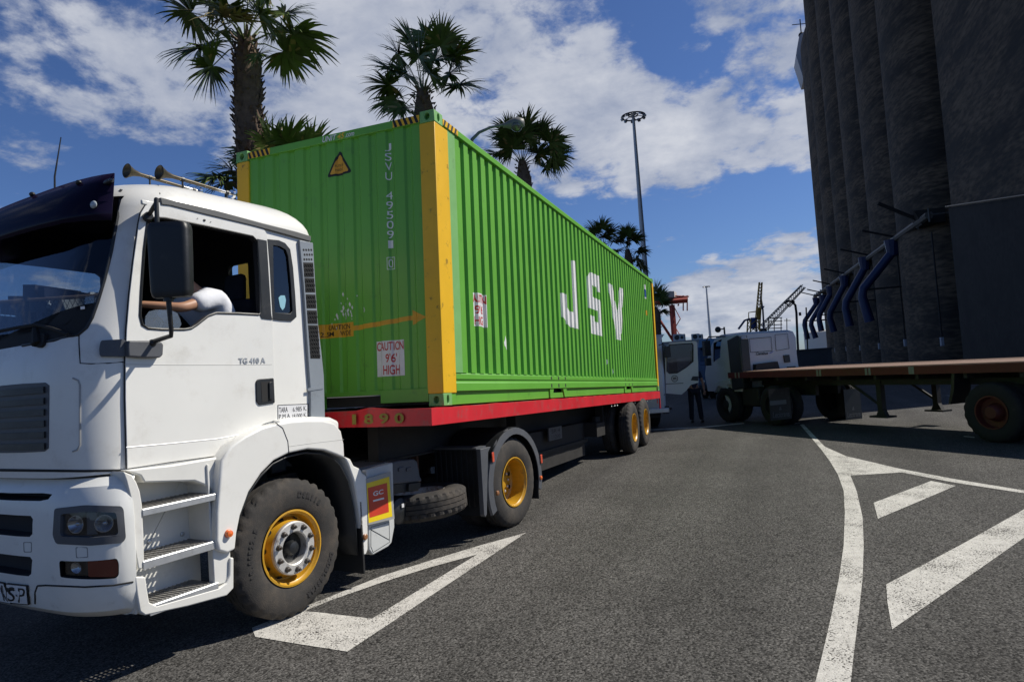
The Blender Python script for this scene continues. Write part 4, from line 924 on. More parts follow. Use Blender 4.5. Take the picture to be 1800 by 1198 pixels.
for nm, pts, mt_, off, th in (('headlamp_housing', [(101, 896), (150, 890), (211, 891), (215, 897), (218, 944), (213, 950), (160, 955), (103, 952), (98, 940)], SEAM, -.075, .01), ):
    hd = drape(poly2(pts), 'headlamp', BLACKPL, BB, off=-.07, thick=.01)
def ringpoly(outer, inner, name, mt_, off, thick, parent, bv=BB):
    tr = tessellate_polygon([[Vector((*p, 0)) for p in outer], [Vector((*p, 0)) for p in inner]]); return drape((outer+inner, [tuple(t) for t in tr]), name, mt_, bv, off=off, thick=thick, parent=parent)
ho_ = round_poly([(97, 893), (150, 887), (213, 889), (217, 895), (221, 945), (215, 953), (160, 958), (100, 955), (94, 940)], 5); hi_ = round_poly([(108, 903), (150, 899), (203, 900), (205, 906), (208, 936), (204, 940), (160, 944), (110, 942), (107, 936)], 4)
ringpoly(ho_, hi_, 'headlamp_frame', GREYPL, .006, .06, hd)
drape(poly2(hi_), 'headlamp_lens', LENS, BB, off=-.012, parent=hd)
def px_local(x, y, bv, off): h, n = hit(bv, x, y); return h+n*off, n
for x, y, r in ((127, 923, .052), (180, 921, .050)):
    p, n = px_local(x, y, BB, -.07); m = MB(); m.lathe([(.0001, .0), (r*.3, .004), (r*.7, .018), (r, .045), (r+.004, .045)], p, n, 28); rfl = m.build('reflector', REFL, hd, ang=50)
    m = MB(); m.ball(tuple(p+n*.022), .016, 8); m.build('bulb', REFL, rfl)
drape(poly2([(143, 903), (162, 901), (164, 941), (144, 943)]), 'lamp_divider', GREYPL, BB, off=-.045, thick=.01, parent=hd)
fo = round_poly([(104, 985), (206, 981), (209, 990), (209, 1010), (203, 1016), (106, 1014)], 4)
fg = drape(poly2(fo), 'fog_lamp', BLACKPL, BB, off=-.05, thick=.01)
drape(poly2([(107, 987), (150, 985), (151, 1014), (108, 1012)]), 'fog_lens', LENS, BB, off=-.02, parent=fg)
p, n = px_local(128, 1000, BB, -.045); m = MB(); m.lathe([(.0001, 0), (.02, .005), (.036, .02)], p, n, 20); m.build('reflector', REFL, fg)
drape(poly2(round_poly([(153, 985), (205, 983), (208, 990), (208, 1009), (202, 1014), (154, 1014)], 4)), 'indicator_lens', REDLENS, BB, off=-.006, thick=.01, parent=fg)
for q in ([(133, 961), (154, 961), (155, 979), (134, 980)], [(41, 952), (56, 952), (56, 970), (42, 970)]):
    inn = [(x+(1.2 if i in (0, 3) else -1.2), y+(1.2 if i in (0, 1) else -1.2)) for i, (x, y) in enumerate(q)]; ringpoly(round_poly(q, 2), round_poly(inn, 2), 'tow_cover_gap', mat('grey_gap', (.2, .2, .2), .7), .001, .0, bum)
def dense(p, n=6): return [(p[i][0]+(p[i+1][0]-p[i][0])*k/n, p[i][1]+(p[i+1][1]-p[i][1])*k/n) for i in range(len(p)-1) for k in range(n)]+[p[-1]]
# lower bumper crease
seam([px_local(x, y, BB, .0)[0] for x, y in dense([(62, 1060), (62, 1040), (66, 1029), (80, 1028), (150, 1031), (200, 1028), (234, 1022)])], 'bumper_gap', .006, bum)
# number plates
for (x0, x1) in ((13.5, 54), ):
    q = [(13.5, 1023), (51, 1027), (54, 1061), (14.5, 1057)]; p_ = drape(poly2(round_poly(q, 2)), 'service_plate', BLET, BB, off=.012, thick=.008, parent=lor)
    drape(poly2([(15.3, 1025), (49.6, 1028.6), (52.2, 1058.8), (16.2, 1055.2)]), 'plate_face', STICKW, BB, off=.014, parent=p_)
    for ch, a, b in (('S', 17.5, 30), ('P', 36, 48)):
        V, F = text2(ch, 1, .0); V, F = fit2((V, F), a, b, 1055.5 if ch == 'P' else 1053.5, 1031.5 if ch == 'P' else 1029.5); drape((V, F), 'plate_letter', BLET, BB, off=.0155, parent=p_, step=40)
    m = MB(); m.lathe([(.0001, .004), (.008, .004)], px_local(33.5, 1043, BB, .013)[0], px_local(33.5, 1043, BB, .013)[1], 8); m.build('plate_screw', BLET, p_)
h1, h2 = hit(BB, 10.5, 1022.5)[0], hit(BB, 12, 1056.5)[0]; vp_, zp1, zp0 = h1.y, h1.z, h2.z
p_ = drape(rect2(vp_, vp_+.50, zp0, zp1), 'number_plate', BLET, BB, off=.012, thick=.008, px=False, step=.08); drape(rect2(vp_+.006, vp_+.494, zp0+.006, zp1-.006), 'plate_face', STICKW, BB, off=.014, parent=p_, px=False, step=.08)
V, F = fit2(text2('X', 1, .02), vp_+.02, vp_+.075, zp0+.018, zp1-.018); drape((V, F), 'plate_letter', BLET, BB, off=.0155, parent=p_, px=False, step=.3)

# step panel behind the bumper
WS = mat('white_step_panel', (.72, .71, .66), .45, var=.08, vs=3, dirt=(.3, .26, .2), ds=5, dt=(.55, .8), damt=.4)
TREAD = mat('step_tread', (.36, .35, .33), .55, .5, var=.3, vs=30, dirt=(.12, .1, .08), ds=12, damt=.6)
fp = Sl([(217, 828), (232, 834), (240, 846), (246, 862), (250, 885), (253, 940), (254, 990), (250, 1000), (243, 999), (236, 960), (231, 880), (222, 845)], .03)
m = MB(); m.prism(fp, 1, .03, .20); m.build('step_post', WS, lor, bevel=.008)
up = Sl([(217, 826), (300, 816), (378, 803), (392, 800), (388, 840), (384, 880), (366, 856), (338, 845), (250, 848), (243, 836)], .10)
m = MB(); m.prism(up, 1, .075, .30); m.build('step_upper_panel', WS, lor, bevel=.012)
m = MB(); m.b2((-1.05, .30, .44), (-.42, .33, 1.38)); m.b2((-1.05, .06, .44), (-1.035, .30, 1.30)); m.b2((-.50, .06, .72), (-.485, .30, 1.30)); m.build('step_back', WS, lor, bevel=.004)
for i, (z, u0_, u1_) in enumerate(((1.092, -1.0, -.47), (.765, -1.01, -.49), (.475, -.98, -.50))):
    m = MB(); nx, ny = 15, 5; va, vb = .022, .295; cw = (u1_-u0_)/(nx*2+1); ch = (vb-va-.03)/(ny*2+1)
    # tread plate with slots cut through
    for a in range(nx*2+1):
        for b in range(ny*2+1):
            if a % 2 and b % 2: continue
            A_ = u0_+a*cw; B_ = va+.03+b*ch; m.add([(A_, B_, z), (A_+cw, B_, z), (A_+cw, B_+ch, z), (A_, B_+ch, z)], [(0, 1, 2, 3)])
    mm = MB()
    for a in range(nx):
        for b in range(ny): A_ = u0_+(a*2+1)*cw; B_ = va+.03+(b*2+1)*ch; mm.b2((A_-.002, B_-ch*.6, z+.0005), (A_+cw*.25, B_+ch*1.6, z+.006))
    st = m.build('step', TREAD, lor, ang=0, clean=False); mm.build('tread_cleat', TREAD, st, ang=0, clean=False)
    lip = MB().prism([(va, z-.045-.01*i), (va+.03, z-.045), (va+.03, z+.001), (va+.006, z+.002), (va, z-.006)], 0, u0_, u1_+.02); lip.build('step_edge', ALU, st, bevel=.002)
lf = Sl([(238, 1013), (256, 1013), (259, 1035), (263, 1058), (276, 1064), (385, 1033), (399, 1024), (404, 1010), (405, 980), (411, 979), (411, 1033), (399, 1046), (330, 1065), (255, 1081), (246, 1074), (241, 1045)], .02)
m = MB(); m.prism(lf, 1, .02, .10); m.build('step_lower_frame', WS, lor, bevel=.008)
m = MB(); m.b2((-.50, .04, .45), (-.36, .10, .74)); m.build('step_lower_panel', WS, lor, bevel=.006)
for x, y in ((320, 938), (262, 951)): p = TR.pl(x, y, 1, .298); m = MB(); m.lathe([(.016, 0), (.016, -.008), (.009, -.012), (.0001, -.012)], tuple(p), (0, 1, 0), 12); m.build('panel_bolt', ALU, lor)
p = TR.pl(401, 937, 1, .0); m = MB(); m.lathe([(.030, .012), (.030, -.010), (.022, -.028), (.0001, -.034)], tuple(p), (0, 1, 0), 20); m.build('side_marker_lamp', AMBER, lor)

# front wing
arch = [(414, 965), (417, 935), (423, 905), (438, 864), (460, 831), (482, 809), (508, 796), (541, 789), (570, 791), (592, 799), (606, 805)]
wing = [(606, 800), (605, 780), (600, 757), (588, 743), (568, 738), (540, 738), (510, 740), (483, 745), (461, 751), (432, 766), (407, 783), (390, 808), (386, 850), (382, 900), (381, 950), (385, 968), (400, 972)]
wp = Sl(arch, .0)+Sl(wing, .0)
MB().prism(wp, 1, .0, .42).build('front_wing', WHITE, lor, ang=30, bevel=.035, seg=4)
ut = Sl([(483, 738), (510, 733), (545, 732), (575, 733), (590, 740), (590, 760), (480, 765)], .10)
MB().prism(ut, 1, .05, .40).build('wing_top', WHITE, lor, ang=30, bevel=.03, seg=3)
seam([(u, -.001, z) for u, z in Sl([(484, 742), (497, 752), (506, 775), (508, 797)], -.001)], 'wing_gap', .003)
seam([(u, -.0005, z) for u, z in Sl([(508, 784), (560, 777), (604, 772)], -.001)], 'wing_crease', .0016, mt_=mat('soft_crease2', (.45, .45, .42), .5))
wr = [(606, 802), (612, 815), (622, 843), (631, 895), (636, 935), (638, 976), (644, 974), (647, 965), (647, 940), (647, 866), (645, 836), (637, 830), (633, 823), (622, 818), (616, 806)]
MB().prism(Sl(wr, .0), 1, .0, .38).build('rear_wing_panel', WHITE, lor, ang=30, bevel=.012)
# black inner arch liner and mud flap
m = MB(); n_ = 22; cu, cz, r_ = .22, .60, .66
pts_ = Sl([(418, 940), (426, 905), (440, 868), (462, 836), (484, 814), (510, 801), (541, 794), (570, 796), (590, 804), (603, 817), (617, 845), (627, 895), (632, 935), (634, 975)], .0)
vs = []; fs = []
for u, z in pts_: vs += [(u, .03, z), (u, .62, z)]
for i in range(len(pts_)-1): fs.append((2*i, 2*i+1, 2*i+3, 2*i+2))
m.add(vs, fs); lin = m.build('wheel_arch_liner', BLACKPL, lor, ang=40)
sm = lin.modifiers.new('t', 'SOLIDIFY'); sm.thickness = .012
u_, z_ = S(637, 990, .03); MB().b2((u_-.02, .0, .12), (u_, .42, .75)).build('mud_flap', mat('black_rubber_flap', (.012, .012, .012), .7), lor)
p = TR.pl(641, 943, 1, -.0); m = MB(); m.lathe([(.027, .01), (.027, -.012), (.02, -.018), (.0001, -.02)], tuple(p), (0, 1, 0), 20); m.build('side_marker_lamp', AMBER_OLD, lor)
# front wheels
FU = .185; FR = .545
put_wheel('front', lor, (FU, -.0, FR+.0), 1, 0, .3); put_wheel('front', lor, (FU, 2.5, FR), -1)
MB().tube([(FU, .2, FR), (FU, 2.3, FR)], .06, 12).build('front_axle', DARKMET, lor)
tl = ringtext('DOUBLESTAR', .415, .042, radians(-22), radians(5.6)); t2_ = ringtext('DSR118', .41, .042, radians(78), radians(6.2)); t3_ = ringtext('10.00R22.5', .41, .036, radians(196), radians(5.2))
for q in (tl, t2_, t3_): o = q.build('sidewall_text', mat('raised_rubber', (.028, .026, .025), .8, var=.2), lor, ang=0, clean=False); o.location = (FU, 0, FR)

# fuel/battery box with the GC sign
bx = Sl([(644, 826), (690, 812), (693, 925), (688, 953), (682, 960), (655, 975), (648, 966)], .04)
BOXW = mat('pale_grey_box', (.55, .56, .54), .45, var=.08, dirt=(.3, .28, .24), ds=6, damt=.4)
sb = MB().prism(bx, 1, .035, .55).build('side_box', BOXW, lor, bevel=.01)
seam([(u, .034, z) for u, z in Sl([(652, 930), (684, 948)], .034)], 'box_crease', .003, sb); seam([(u, .034, z) for u, z in Sl([(652, 926), (684, 917), (685, 952), (656, 970), (652, 960)], .034)], 'box_crease', .0025, sb, closed=True)
gc = Sl([(643, 841), (686, 828), (693, 911), (647, 922)], .0)
gs_ = MB().prism(gc, 1, -.004, .003).build('cargo_sign', mat('sign_edge_grey', (.35, .35, .33), .5), lor, ang=0)
MB().prism(Sl([(644, 849), (684, 837), (689.5, 907), (648, 918.5)], -.004), 1, -.0055, -.004).build('sign_border', SIGNY, gs_, ang=0)
MB().prism(Sl([(646.5, 857), (680, 848), (683.5, 899), (649.5, 909.5)], -.0055), 1, -.007, -.0055).build('sign_panel', SIGNR, gs_, ang=0)
def on_plane(V_, F_, V): m = MB(); m.add([(x, V, z) for x, z in V_], F_); return m
a = S(656, 871, -.007); b = S(673.5, 857.5, -.007); sh = (S(673, 860, -.007)[1]-S(656, 864, -.007)[1])/(b[0]-a[0])*.35
V, F = fit2(text2('GC', 1, .02), a[0], b[0], a[1]-.004, b[1]-.006); V = [(x, z+sh*(x-a[0])) for x, z in V]; on_plane(V, F, -.0085).build('sign_text', WLET, gs_, ang=0, clean=False)
MB().prism(Sl([(656, 878.5), (675, 873.5), (675.3, 876.5), (656.2, 881.5)], -.0085), 1, -.0085, -.007).build('sign_underline', WLET, gs_, ang=0)
# grey battery lid, tank, spare wheel
bl = Sl([(640, 822), (652, 815), (688, 809), (700, 807), (729, 806), (734, 812), (738, 836), (742, 841), (741, 848), (688, 855), (688, 830), (660, 828)], .08)
bt = MB().prism(Sl([(688, 813), (700, 809), (728, 806), (734, 811), (739, 838), (742, 841), (741, 846), (688, 851)], .08), 1, .08, .62).build('battery_cover', GREYPL, lor, bevel=.02, seg=3)
MB().prism(Sl([(688, 851), (738, 846), (736, 862), (688, 868)], .10), 1, .10, .60).build('battery_tray', BLACKPL, lor, bevel=.006)
for k in range(2): a = Sl([(700+14*k, 822), (708+14*k, 820), (708+14*k, 826), (700+14*k, 828)], .078); MB().prism(a, 1, .066, .08).build('cover_rib', GREYPL, bt, bevel=.004)
MB().prism(round_poly(Sl([(718, 850), (739, 847), (738, 858), (718, 863)], .075), .01), 1, .07, .1).build('cover_latch', BLACKPL, bt, bevel=.002)
MB().b2((1.0, .10, .98), (1.45, .60, 1.03)).build('catwalk_plate', GREYPL, lor)
p = TR.pl(706, 898, 1, .10); m = MB(); m.lathe([(.0001, -.035), (.08, -.025), (.125, 0), (.13, .02), (.13, .6)], (p.x, .12, p.z), (0, 1, 0), 28); m.build('air_tank', BLACKPL, lor, ang=40)
m = MB(); m.b2((p.x-.02, .075, p.z+.04), (p.x+.012, .082, p.z+.075)); m.build('tank_label', STICKW, lor)
sw = link('spare_wheel', tyre_mb(.49, .27).me('t', RUBBER, 30), lor); sw.location = (2.14, .27, .64); sw.rotation_euler = (radians(-90-3), 0, .2)
m = MB(); m.lathe([(.27, .02), (.25, .03), (.245, .09), (.12, .10), (.0001, .10)], (0, 0, 0), (0, 1, 0), 40); rr_ = m.build('rim', mat('rusty_white_rim', (.62, .58, .50), .5, var=.2, vs=10, dirt=(.25, .12, .05), ds=12, dt=(.48, .62), damt=.8), sw)
# chassis
m = MB()
for v in (.84, 1.66): m.b2((-1.0, v-.04, .72), (4.3, v+.04, .99))
for u in (1.2, 2.2, 3.0, 4.25): m.b2((u-.05, .84, .75), (u+.05, 1.66, .95))
m.build('chassis_rail', DARKMET, lor)
m = MB(); m.b2((-.9, .75, .6), (.6, 1.75, 1.33)).build('engine', DARKMET, lor, bevel=.03); 
m = MB(); m.lathe([(.0001, 0), (.42, .0), (.46, -.03), (.46, -.07), (.2, -.09)], (3.1, 1.25, 1.22), (0, 0, 1), 32); m.b2((2.75, .9, .99), (3.45, 1.6, 1.15)); m.build('fifth_wheel', DARKMET, lor)
m = MB(); m.b2((1.0, .62, 1.02), (2.4, 1.88, 1.05)); m.build('catwalk', DARKMET, lor)
m = MB(); m.b2((.75, .9, 1.0), (.95, 1.9, 2.2)).b2((.80, .62, 1.04), (.86, .68, 1.5)); m.build('air_intake', BLACKPL, lor, bevel=.02)
m = MB(); random.seed(2)
for k in range(4): v = 1.05+.09*k; m.tube([(.95, v, 1.55), (1.2, v+.02, 1.2-.03*k), (1.6, v+.05, 1.12), (1.9, v, 1.2), (2.15, v-.02, 1.42)], .014, 8)
m.build('air_hose', BLACKPL, lor)
m = MB(); 
for k in range(3): m.tube([(2.05+.05*k, .62, 1.05), (2.12+.05*k, .50, 1.02), (2.2+.04*k, .42, .86), (2.22+.03*k, .45, .70)], .013, 8)
m.build('brake_hose', BLACKPL, lor)
MB().b2((2.42, .50, .66), (2.45, .72, 1.04)).build('bracket_plate', BOOTS, lor)
MB().tube([(3.25, 0, .52), (3.25, 2.5, .52)], .09, 14).ball((3.25, 1.25, .52), (.24, .26, .24), 10).build('drive_axle', DARKMET, lor)
# drive wheels and mudguards
DU, DV = 3.33, -.222
put_wheel('dual', lor, (DU, DV, .52), 1); put_wheel('dual', lor, (DU, 2*VC-DV, .52), -1)
for side in (1, -1):
    def vv(v): return v if side == 1 else 2*VC-v
    m = MB(); vs = []; fs = []; R0 = .615; n_ = 26; A0, A1 = radians(205), radians(-18)
    for i in range(n_+1):
        a = A0+(A1-A0)*i/n_; rib = .012 if (i in (7, 8, 10, 11, 13, 14)) else 0
        for r_ in (R0, R0+.018+rib): 
            for v in (-.235, .42): vs.append((DU+cos(a)*r_, vv(v), .52+sin(a)*r_))
    for i in range(n_): a = 4*i; fs += [(a, a+1, a+5, a+4), (a+2, a+6, a+7, a+3), (a, a+4, a+6, a+2), (a+1, a+3, a+7, a+5)]
    m.add(vs, fs); mg = m.build('mudguard', BLACKPL, lor, ang=30)
    m = MB(); vs = []; fs = []
    for i in range(n_+1):
        a = A0+(A1-A0)*i/n_; wq = .055+.02*abs(cos(a))
        for r_, v in ((R0+.026, -.215), (R0+.016, -.243), (R0-wq, -.250), (R0-wq, -.238), (R0, -.232)): vs.append((DU+cos(a)*r_, vv(v), .52+sin(a)*r_))
    for i in range(n_):
        for k in range(5): fs.append((i*5+k, i*5+(k+1) % 5, i*5+5+(k+1) % 5, i*5+5+k))
    fs += [(0, 1, 2, 3, 4), tuple(n_*5+k for k in range(5))]; m.add(vs, fs); m.build('mudguard_edge', GREYPL, mg, ang=30)
    m = MB(); m.prism([(2.575, .30), (2.60, .27), (2.63, .29), (2.68, .60), (2.74, .95), (2.80, 1.0), (2.585, 1.0)], 1, vv(-.245), vv(-.19)); m.build('mudguard_bracket', GREYPL, mg, bevel=.004)
    m = MB(); m.b2((2.665, vv(-.19), .26), (2.69, vv(.45), 1.0))
    for k in range(9): v = -.15+.07*k; m.b2((2.652, vv(v), .36), (2.666, vv(v+.02), .99))
    m.build('front_panel', BLACKPL, mg, bevel=.003)
    m = MB(); m.b2((2.58, vv(-.19), .995), (2.78, vv(.42), 1.015)); m.build('panel_top', GREYPL, mg)
    m = MB(); m.b2((3.86, vv(-.23), .22), (3.875, vv(.42), .45)); m.build('rear_flap', BLACKPL, mg)
    if side == 1:
        for (x, y) in ((866.5, 803), (951.5, 806)): p = TR.pl(x, y, 1, -.255); MB().b2((p.x-.022, -.262, p.z-.055), (p.x+.022, -.248, p.z+.055)).build('side_reflector', mat('orange_red_reflector', (.65, .08, .03), .2, coat=.6), mg, bevel=.006)
        p = TR.pl(874.5, 866, 1, -.255); m = MB(); m.lathe([(.028, .008), (.028, -.008), (.02, -.014), (.0001, -.016)], tuple(p), (0, 1, 0), 16); m.build('side_marker_lamp', AMBER_OLD, mg)
        p = TR.pl(951, 839, 1, -.255); m = MB(); m.lathe([(.026, .008), (.026, -.008), (.0001, -.02)], tuple(p), (0, 1, 0), 12); m.build('side_marker_lamp', AMBER, mg)

# visor, horns, aerial
vz = []; nn = 16
m = MB(); vs = []; fs = []
for i in range(nn+1):
    v = .19+(2.31-.19)*i/nn
    ha = BV.ray_cast(Vector((-4, v, 3.15)), Vector((1, 0, 0)), 50)[0]; hb = BV.ray_cast(Vector((-4, v, 3.02)), Vector((1, 0, 0)), 50)[0]
    e = 1-abs((v-VC)/1.05)**3
    for t in range(6):
        k = t/5; zt2 = 3.315+.05*e; z = zt2+(2.99-zt2)*k; u = min(ha.x+.10, -1.0)*(1-k)+min(hb.x-.16, -1.03)*k-.05*sin(pi*k)*e; vs.append((u, v, z)); 
for i in range(nn):
    for t in range(5): a = i*6+t; fs.append((a, a+1, a+7, a+6))
m.add(vs, fs); vis = m.build('sun_visor', VISOR, lor, ang=60); sm = vis.modifiers.new('t', 'SOLIDIFY'); sm.thickness = .006
for i, (x, y) in enumerate(((140, 323), (58, 343))):
    p, n = px_local(x, y, BVHTree.FromPolygons([Vector(v) for v in m.v], m.f), .01); q = MB(); q.ball(tuple(p), (.02, .025, .018), 6); q.build('marker_lamp', BLACKPL, vis)
BVV = BVHTree.FromPolygons([Vector(v) for v in m.v], m.f)
p, n = px_local(193, 321, BVV, .012); q = MB(); q.ball(tuple(p), (.018, .055, .018), 8); q.build('marker_lamp', BLACKPL, vis); q = MB(); q.ball(tuple(p+Vector((-.01, -.045, 0))), (.014, .016, .014), 8); q.build('marker_lens', LENS, vis)
p, n = px_local(166, 361, BVV, .012); q = MB(); q.ball(tuple(p), (.014, .034, .026), 8); q.build('marker_lamp', mat('pale_lens', (.45, .5, .52), .25), vis)
for (x, y, v, r) in ((279, 303, .45, .054), (222, 300, .95, .056)):
    p = TR.pl(x, y, 1, v); q = MB(); L_ = .64
    q.lathe([(.0001, .03), (r*.35, .03), (r*.8, .008), (r, .0), (r+.004, .004), (r*.85, .022), (r*.5, .06), (r*.3, .11), (.015, .2), (.011, L_)], tuple(p), (1, 0, -.06), 28); hn = q.build('air_horn', HORN, lor, ang=50)
    e = p+Vector((L_, 0, -.06*L_)); q = MB(); q.lathe([(.0001, -.012), (.034, -.01), (.038, .01), (.030, .02), (.0001, .02)], tuple(e), (1, 0, 0), 20); q.build('horn_diaphragm', CHROME, hn)
    q = MB(); q.tube([p+Vector((.22, 0, -.0132)), e], .0125, 10).build('horn_tube', CHROME, hn)
    for t in (.3, .92): c2 = p.lerp(e, t); q = MB(); q.tube([c2, (c2.x, c2.y, 3.34)], .008, 6); q.tube([c2-Vector((.012, 0, 0)), c2+Vector((.012, 0, 0))], .019, 8); q.build('horn_bracket', BLACKPL, hn)
p = TR.pl(93, 328, 1, 1.2); q = MB(); q.tube([(p.x+.01, p.y, 3.33), (p.x+.015, p.y, p.z+.08), (p.x+.07, p.y, p.z+.40)], [.008, .007, .004], 8); q.build('aerial', BLACKPL, lor)
# cab interior
m = MB(); m.b2((-.95, .2, 1.40), (.62, 2.3, 1.44)); m.build('cab_floor', INTER, lor)
m = MB(); 
d_ = [(-1.22, 2.04), (-1.0, 2.20), (-.86, 2.22), (-.78, 2.12), (-.80, 1.44), (-1.2, 1.44)]
m.prism(d_, 1, .46, 2.04); m.prism([(a+.2, b) for a, b in d_], 1, .20, .461); m.prism([(a+.2, b) for a, b in d_], 1, 2.039, 2.3); m.build('dashboard', INTER, lor, bevel=.03)
m = MB(); m.prism([(-1.02, 2.20), (-.86, 2.30), (-.72, 2.27), (-.72, 2.15)], 1, .45, 1.0); m.build('instrument_hood', INTER, lor, bevel=.02)
m = MB(); m.tube([(-.60+.06*sin(t)*0+.10*cos(t), .65+.23*sin(t), 2.22+.20*cos(t)*.9) for t in frange(0, 2*pi*27/28, 27)], .016, 8, closed=True); m.tube([(-.60, .65, 2.22), (-.80, .65, 2.10)], .035, 8); m.tube([(-.60, .43, 2.22), (-.60, .87, 2.22)], .014, 6); m.build('steering_wheel', BLACKPL, lor)
def seat(v, u=.28, lean=0):
    s_ = MB().prism([(-.25+u, 1.82), (.25+u, 1.80), (.26+u, 1.92), (-.27+u, 1.97)], 1, v-.25, v+.25).build('seat', SEATF, lor, bevel=.04)
    MB().prism([(.20+u, 1.9), (.33+u, 1.9), (.43+u-lean, 2.56), (.32+u-lean, 2.58)], 1, v-.24, v+.24).build('backrest', SEATF, s_, bevel=.04)
    MB().prism([(.33+u-lean, 2.56), (.42+u-lean, 2.56), (.43+u-lean, 2.80), (.35+u-lean, 2.80)], 1, v-.11, v+.11).build('headrest', SEATF, s_, bevel=.035)
    MB().b2((-.15+u, v-.18, 1.44), (.18+u, v+.18, 1.82)).build('seat_base', INTER, s_)
seat(.62, -.04, .10); seat(1.88, .02)

# ------------------------------------------------------------------ the driver
def skin(name, chains, mt_, parent=None, sub=2):
    # chains: lists of (point, radius); points shared between chains join
    idx = {}; vs = []; es = []; rs = []
    for ch in chains:
        pv = None
        for p, r in ch:
            k = tuple(round(c_, 4) for c_ in p)
            if k not in idx: idx[k] = len(vs); vs.append(k); rs.append(r if isinstance(r, tuple) else (r, r))
            if pv is not None: es.append((pv, idx[k]))
            pv = idx[k]
    me_ = bpy.data.meshes.new(name); me_.from_pydata(vs, es, []); me_.materials.append(mt_); o = bpy.data.objects.new(name, me_); COL.objects.link(o)
    if parent: o.parent = parent
    o.modifiers.new('skin', 'SKIN'); sv = me_.skin_vertices[0].data
    for i, r in enumerate(rs): sv[i].radius = r; sv[i].use_root = (i == 0)
    s_ = o.modifiers.new('sub', 'SUBSURF'); s_.levels = sub; s_.render_levels = sub
    bpy.context.view_layer.update(); bake(o); o.data.shade_smooth(); o.data.materials.clear(); o.data.materials.append(mt_); return o
def head_mb(c, r=.105, yaw=0):
    # a face looking along local -x, turned by yaw
    m = MB(); n1_, n2_ = 20, 28; vs = []; fs = []
    for i in range(n1_+1):
        th = pi*i/n1_
        for k in range(n2_):
            ph = 2*pi*k/n2_; x, y, z = -cos(ph)*sin(th), sin(ph)*sin(th), cos(th)
            X = x*(.98 if x > 0 else .92); Y = y*.76; Z = z*1.22
            if z < -.2: s_ = 1-.28*(-z-.2)/.8; Y *= s_; X *= (1-.10*(-z-.2))
            fr_ = max(0, -x)
            X -= .26*math.exp(-((y/.13)**2+((z+.12)/.16)**2))*fr_               # nose
            X += .10*math.exp(-(((abs(y)-.33)/.14)**2+((z-.12)/.10)**2))*fr_      # eye sockets
            X -= .06*math.exp(-((y/.22)**2+((z+.50)/.07)**2))*fr_                # lips
            X -= .07*math.exp(-((y/.25)**2+((z+.86)/.12)**2))*fr_                # chin
            q = Vector((X, Y, Z))*r; q.rotate(Matrix.Rotation(yaw, 3, 'Z')); vs.append(tuple(q+Vector(c)))
    for i in range(n1_):
        for k in range(n2_): j = (k+1) % n2_; fs.append((i*n2_+k, (i+1)*n2_+k, (i+1)*n2_+j, i*n2_+j))
    m.add(vs, fs)
    for s_ in (-1, 1): q = Vector((.05, s_*.78, -.02))*r; q.rotate(Matrix.Rotation(yaw, 3, 'Z')); m.ball(tuple(q+Vector(c)), (.026, .012, .034), 6)
    return m
def hair_mb(c, r, yaw):
    m = MB(); vs = []; fs = []
    for i in range(9):
        th = pi*.56*i/8
        for k in range(24):
            ph = 2*pi*k/24; x, y, z = -cos(ph)*sin(th), sin(ph)*sin(th), cos(th); lim = 1 if x > -.2 or z > .55 else .9
            q = Vector((x*1.06*lim, y*.86*lim, z*1.30))*r; q.rotate(Matrix.Rotation(yaw, 3, 'Z')); vs.append(tuple(q+Vector(c)))
    for i in range(8):
        for k in range(24): j = (k+1) % 24; fs.append((i*24+k, (i+1)*24+k, (i+1)*24+j, i*24+j))
    return m.add(vs, fs)
def hand_chains(w_, dirv, up_, s=1.):
    # five fingers from a palm at w_, pointing along dirv, curling towards up_
    d = Vector(dirv).normalized(); n = Vector(up_).normalized(); sdv = d.cross(n).normalized(); W_ = Vector(w_); ch = []
    palm = W_+d*.05
    for i, (o, l_) in enumerate(((-.030, .065), (-.010, .075), (.010, .070), (.028, .055))):
        a = palm+sdv*o+d*.03; ch.append([(tuple(palm), (.030, .014)), (tuple(a), .010), (tuple(a+d*l_*.45+n*l_*.15), .0088), (tuple(a+d*l_*.7+n*l_*.5), .008), (tuple(a+d*l_*.65+n*l_*.85), .007)])
    t = W_+d*.02-sdv*.035; ch.append([(tuple(palm), (.030, .014)), (tuple(t+n*.01), .011), (tuple(t+d*.035-sdv*.012+n*.03), .009), (tuple(t+d*.05+n*.055), .0078)])
    return ch, palm
drv = empty('person', 'driver in a white short sleeved t-shirt leaning forward inside the white lorry cab', 'person', MTR @ Matrix.Translation((.1, .62, 1.96)))
def DP(p): return (p[0]-.1, p[1]-.62, p[2]-1.96)
hip = DP((.05, .50, 2.05)); ch1 = DP((-.04, .49, 2.30)); ch2 = DP((-.16, .48, 2.50)); nk = DP((-.29, .49, 2.65)); hdp = DP((-.40, .50, 2.79))
lS, lE, lW = DP((-.20, .31, 2.54)), DP((-.50, .26, 2.44)), DP((-.73, .40, 2.47)); rS, rE, rW = DP((-.15, .82, 2.53)), DP((-.38, .92, 2.34)), DP((-.58, .80, 2.34))
hcL, pL = hand_chains(lW, (-.5, .35, -.1), (.2, .3, -1)); hcR, pR = hand_chains(rW, (-.5, -.2, -.1), (.2, -.2, -1))
lh, lk, lf_ = DP((.03, .52, 2.02)), DP((-.42, .46, 2.05)), DP((-.50, .46, 1.58)); rh, rk, rf_ = DP((.03, .72, 2.02)), DP((-.42, .78, 2.05)), DP((-.50, .78, 1.58))
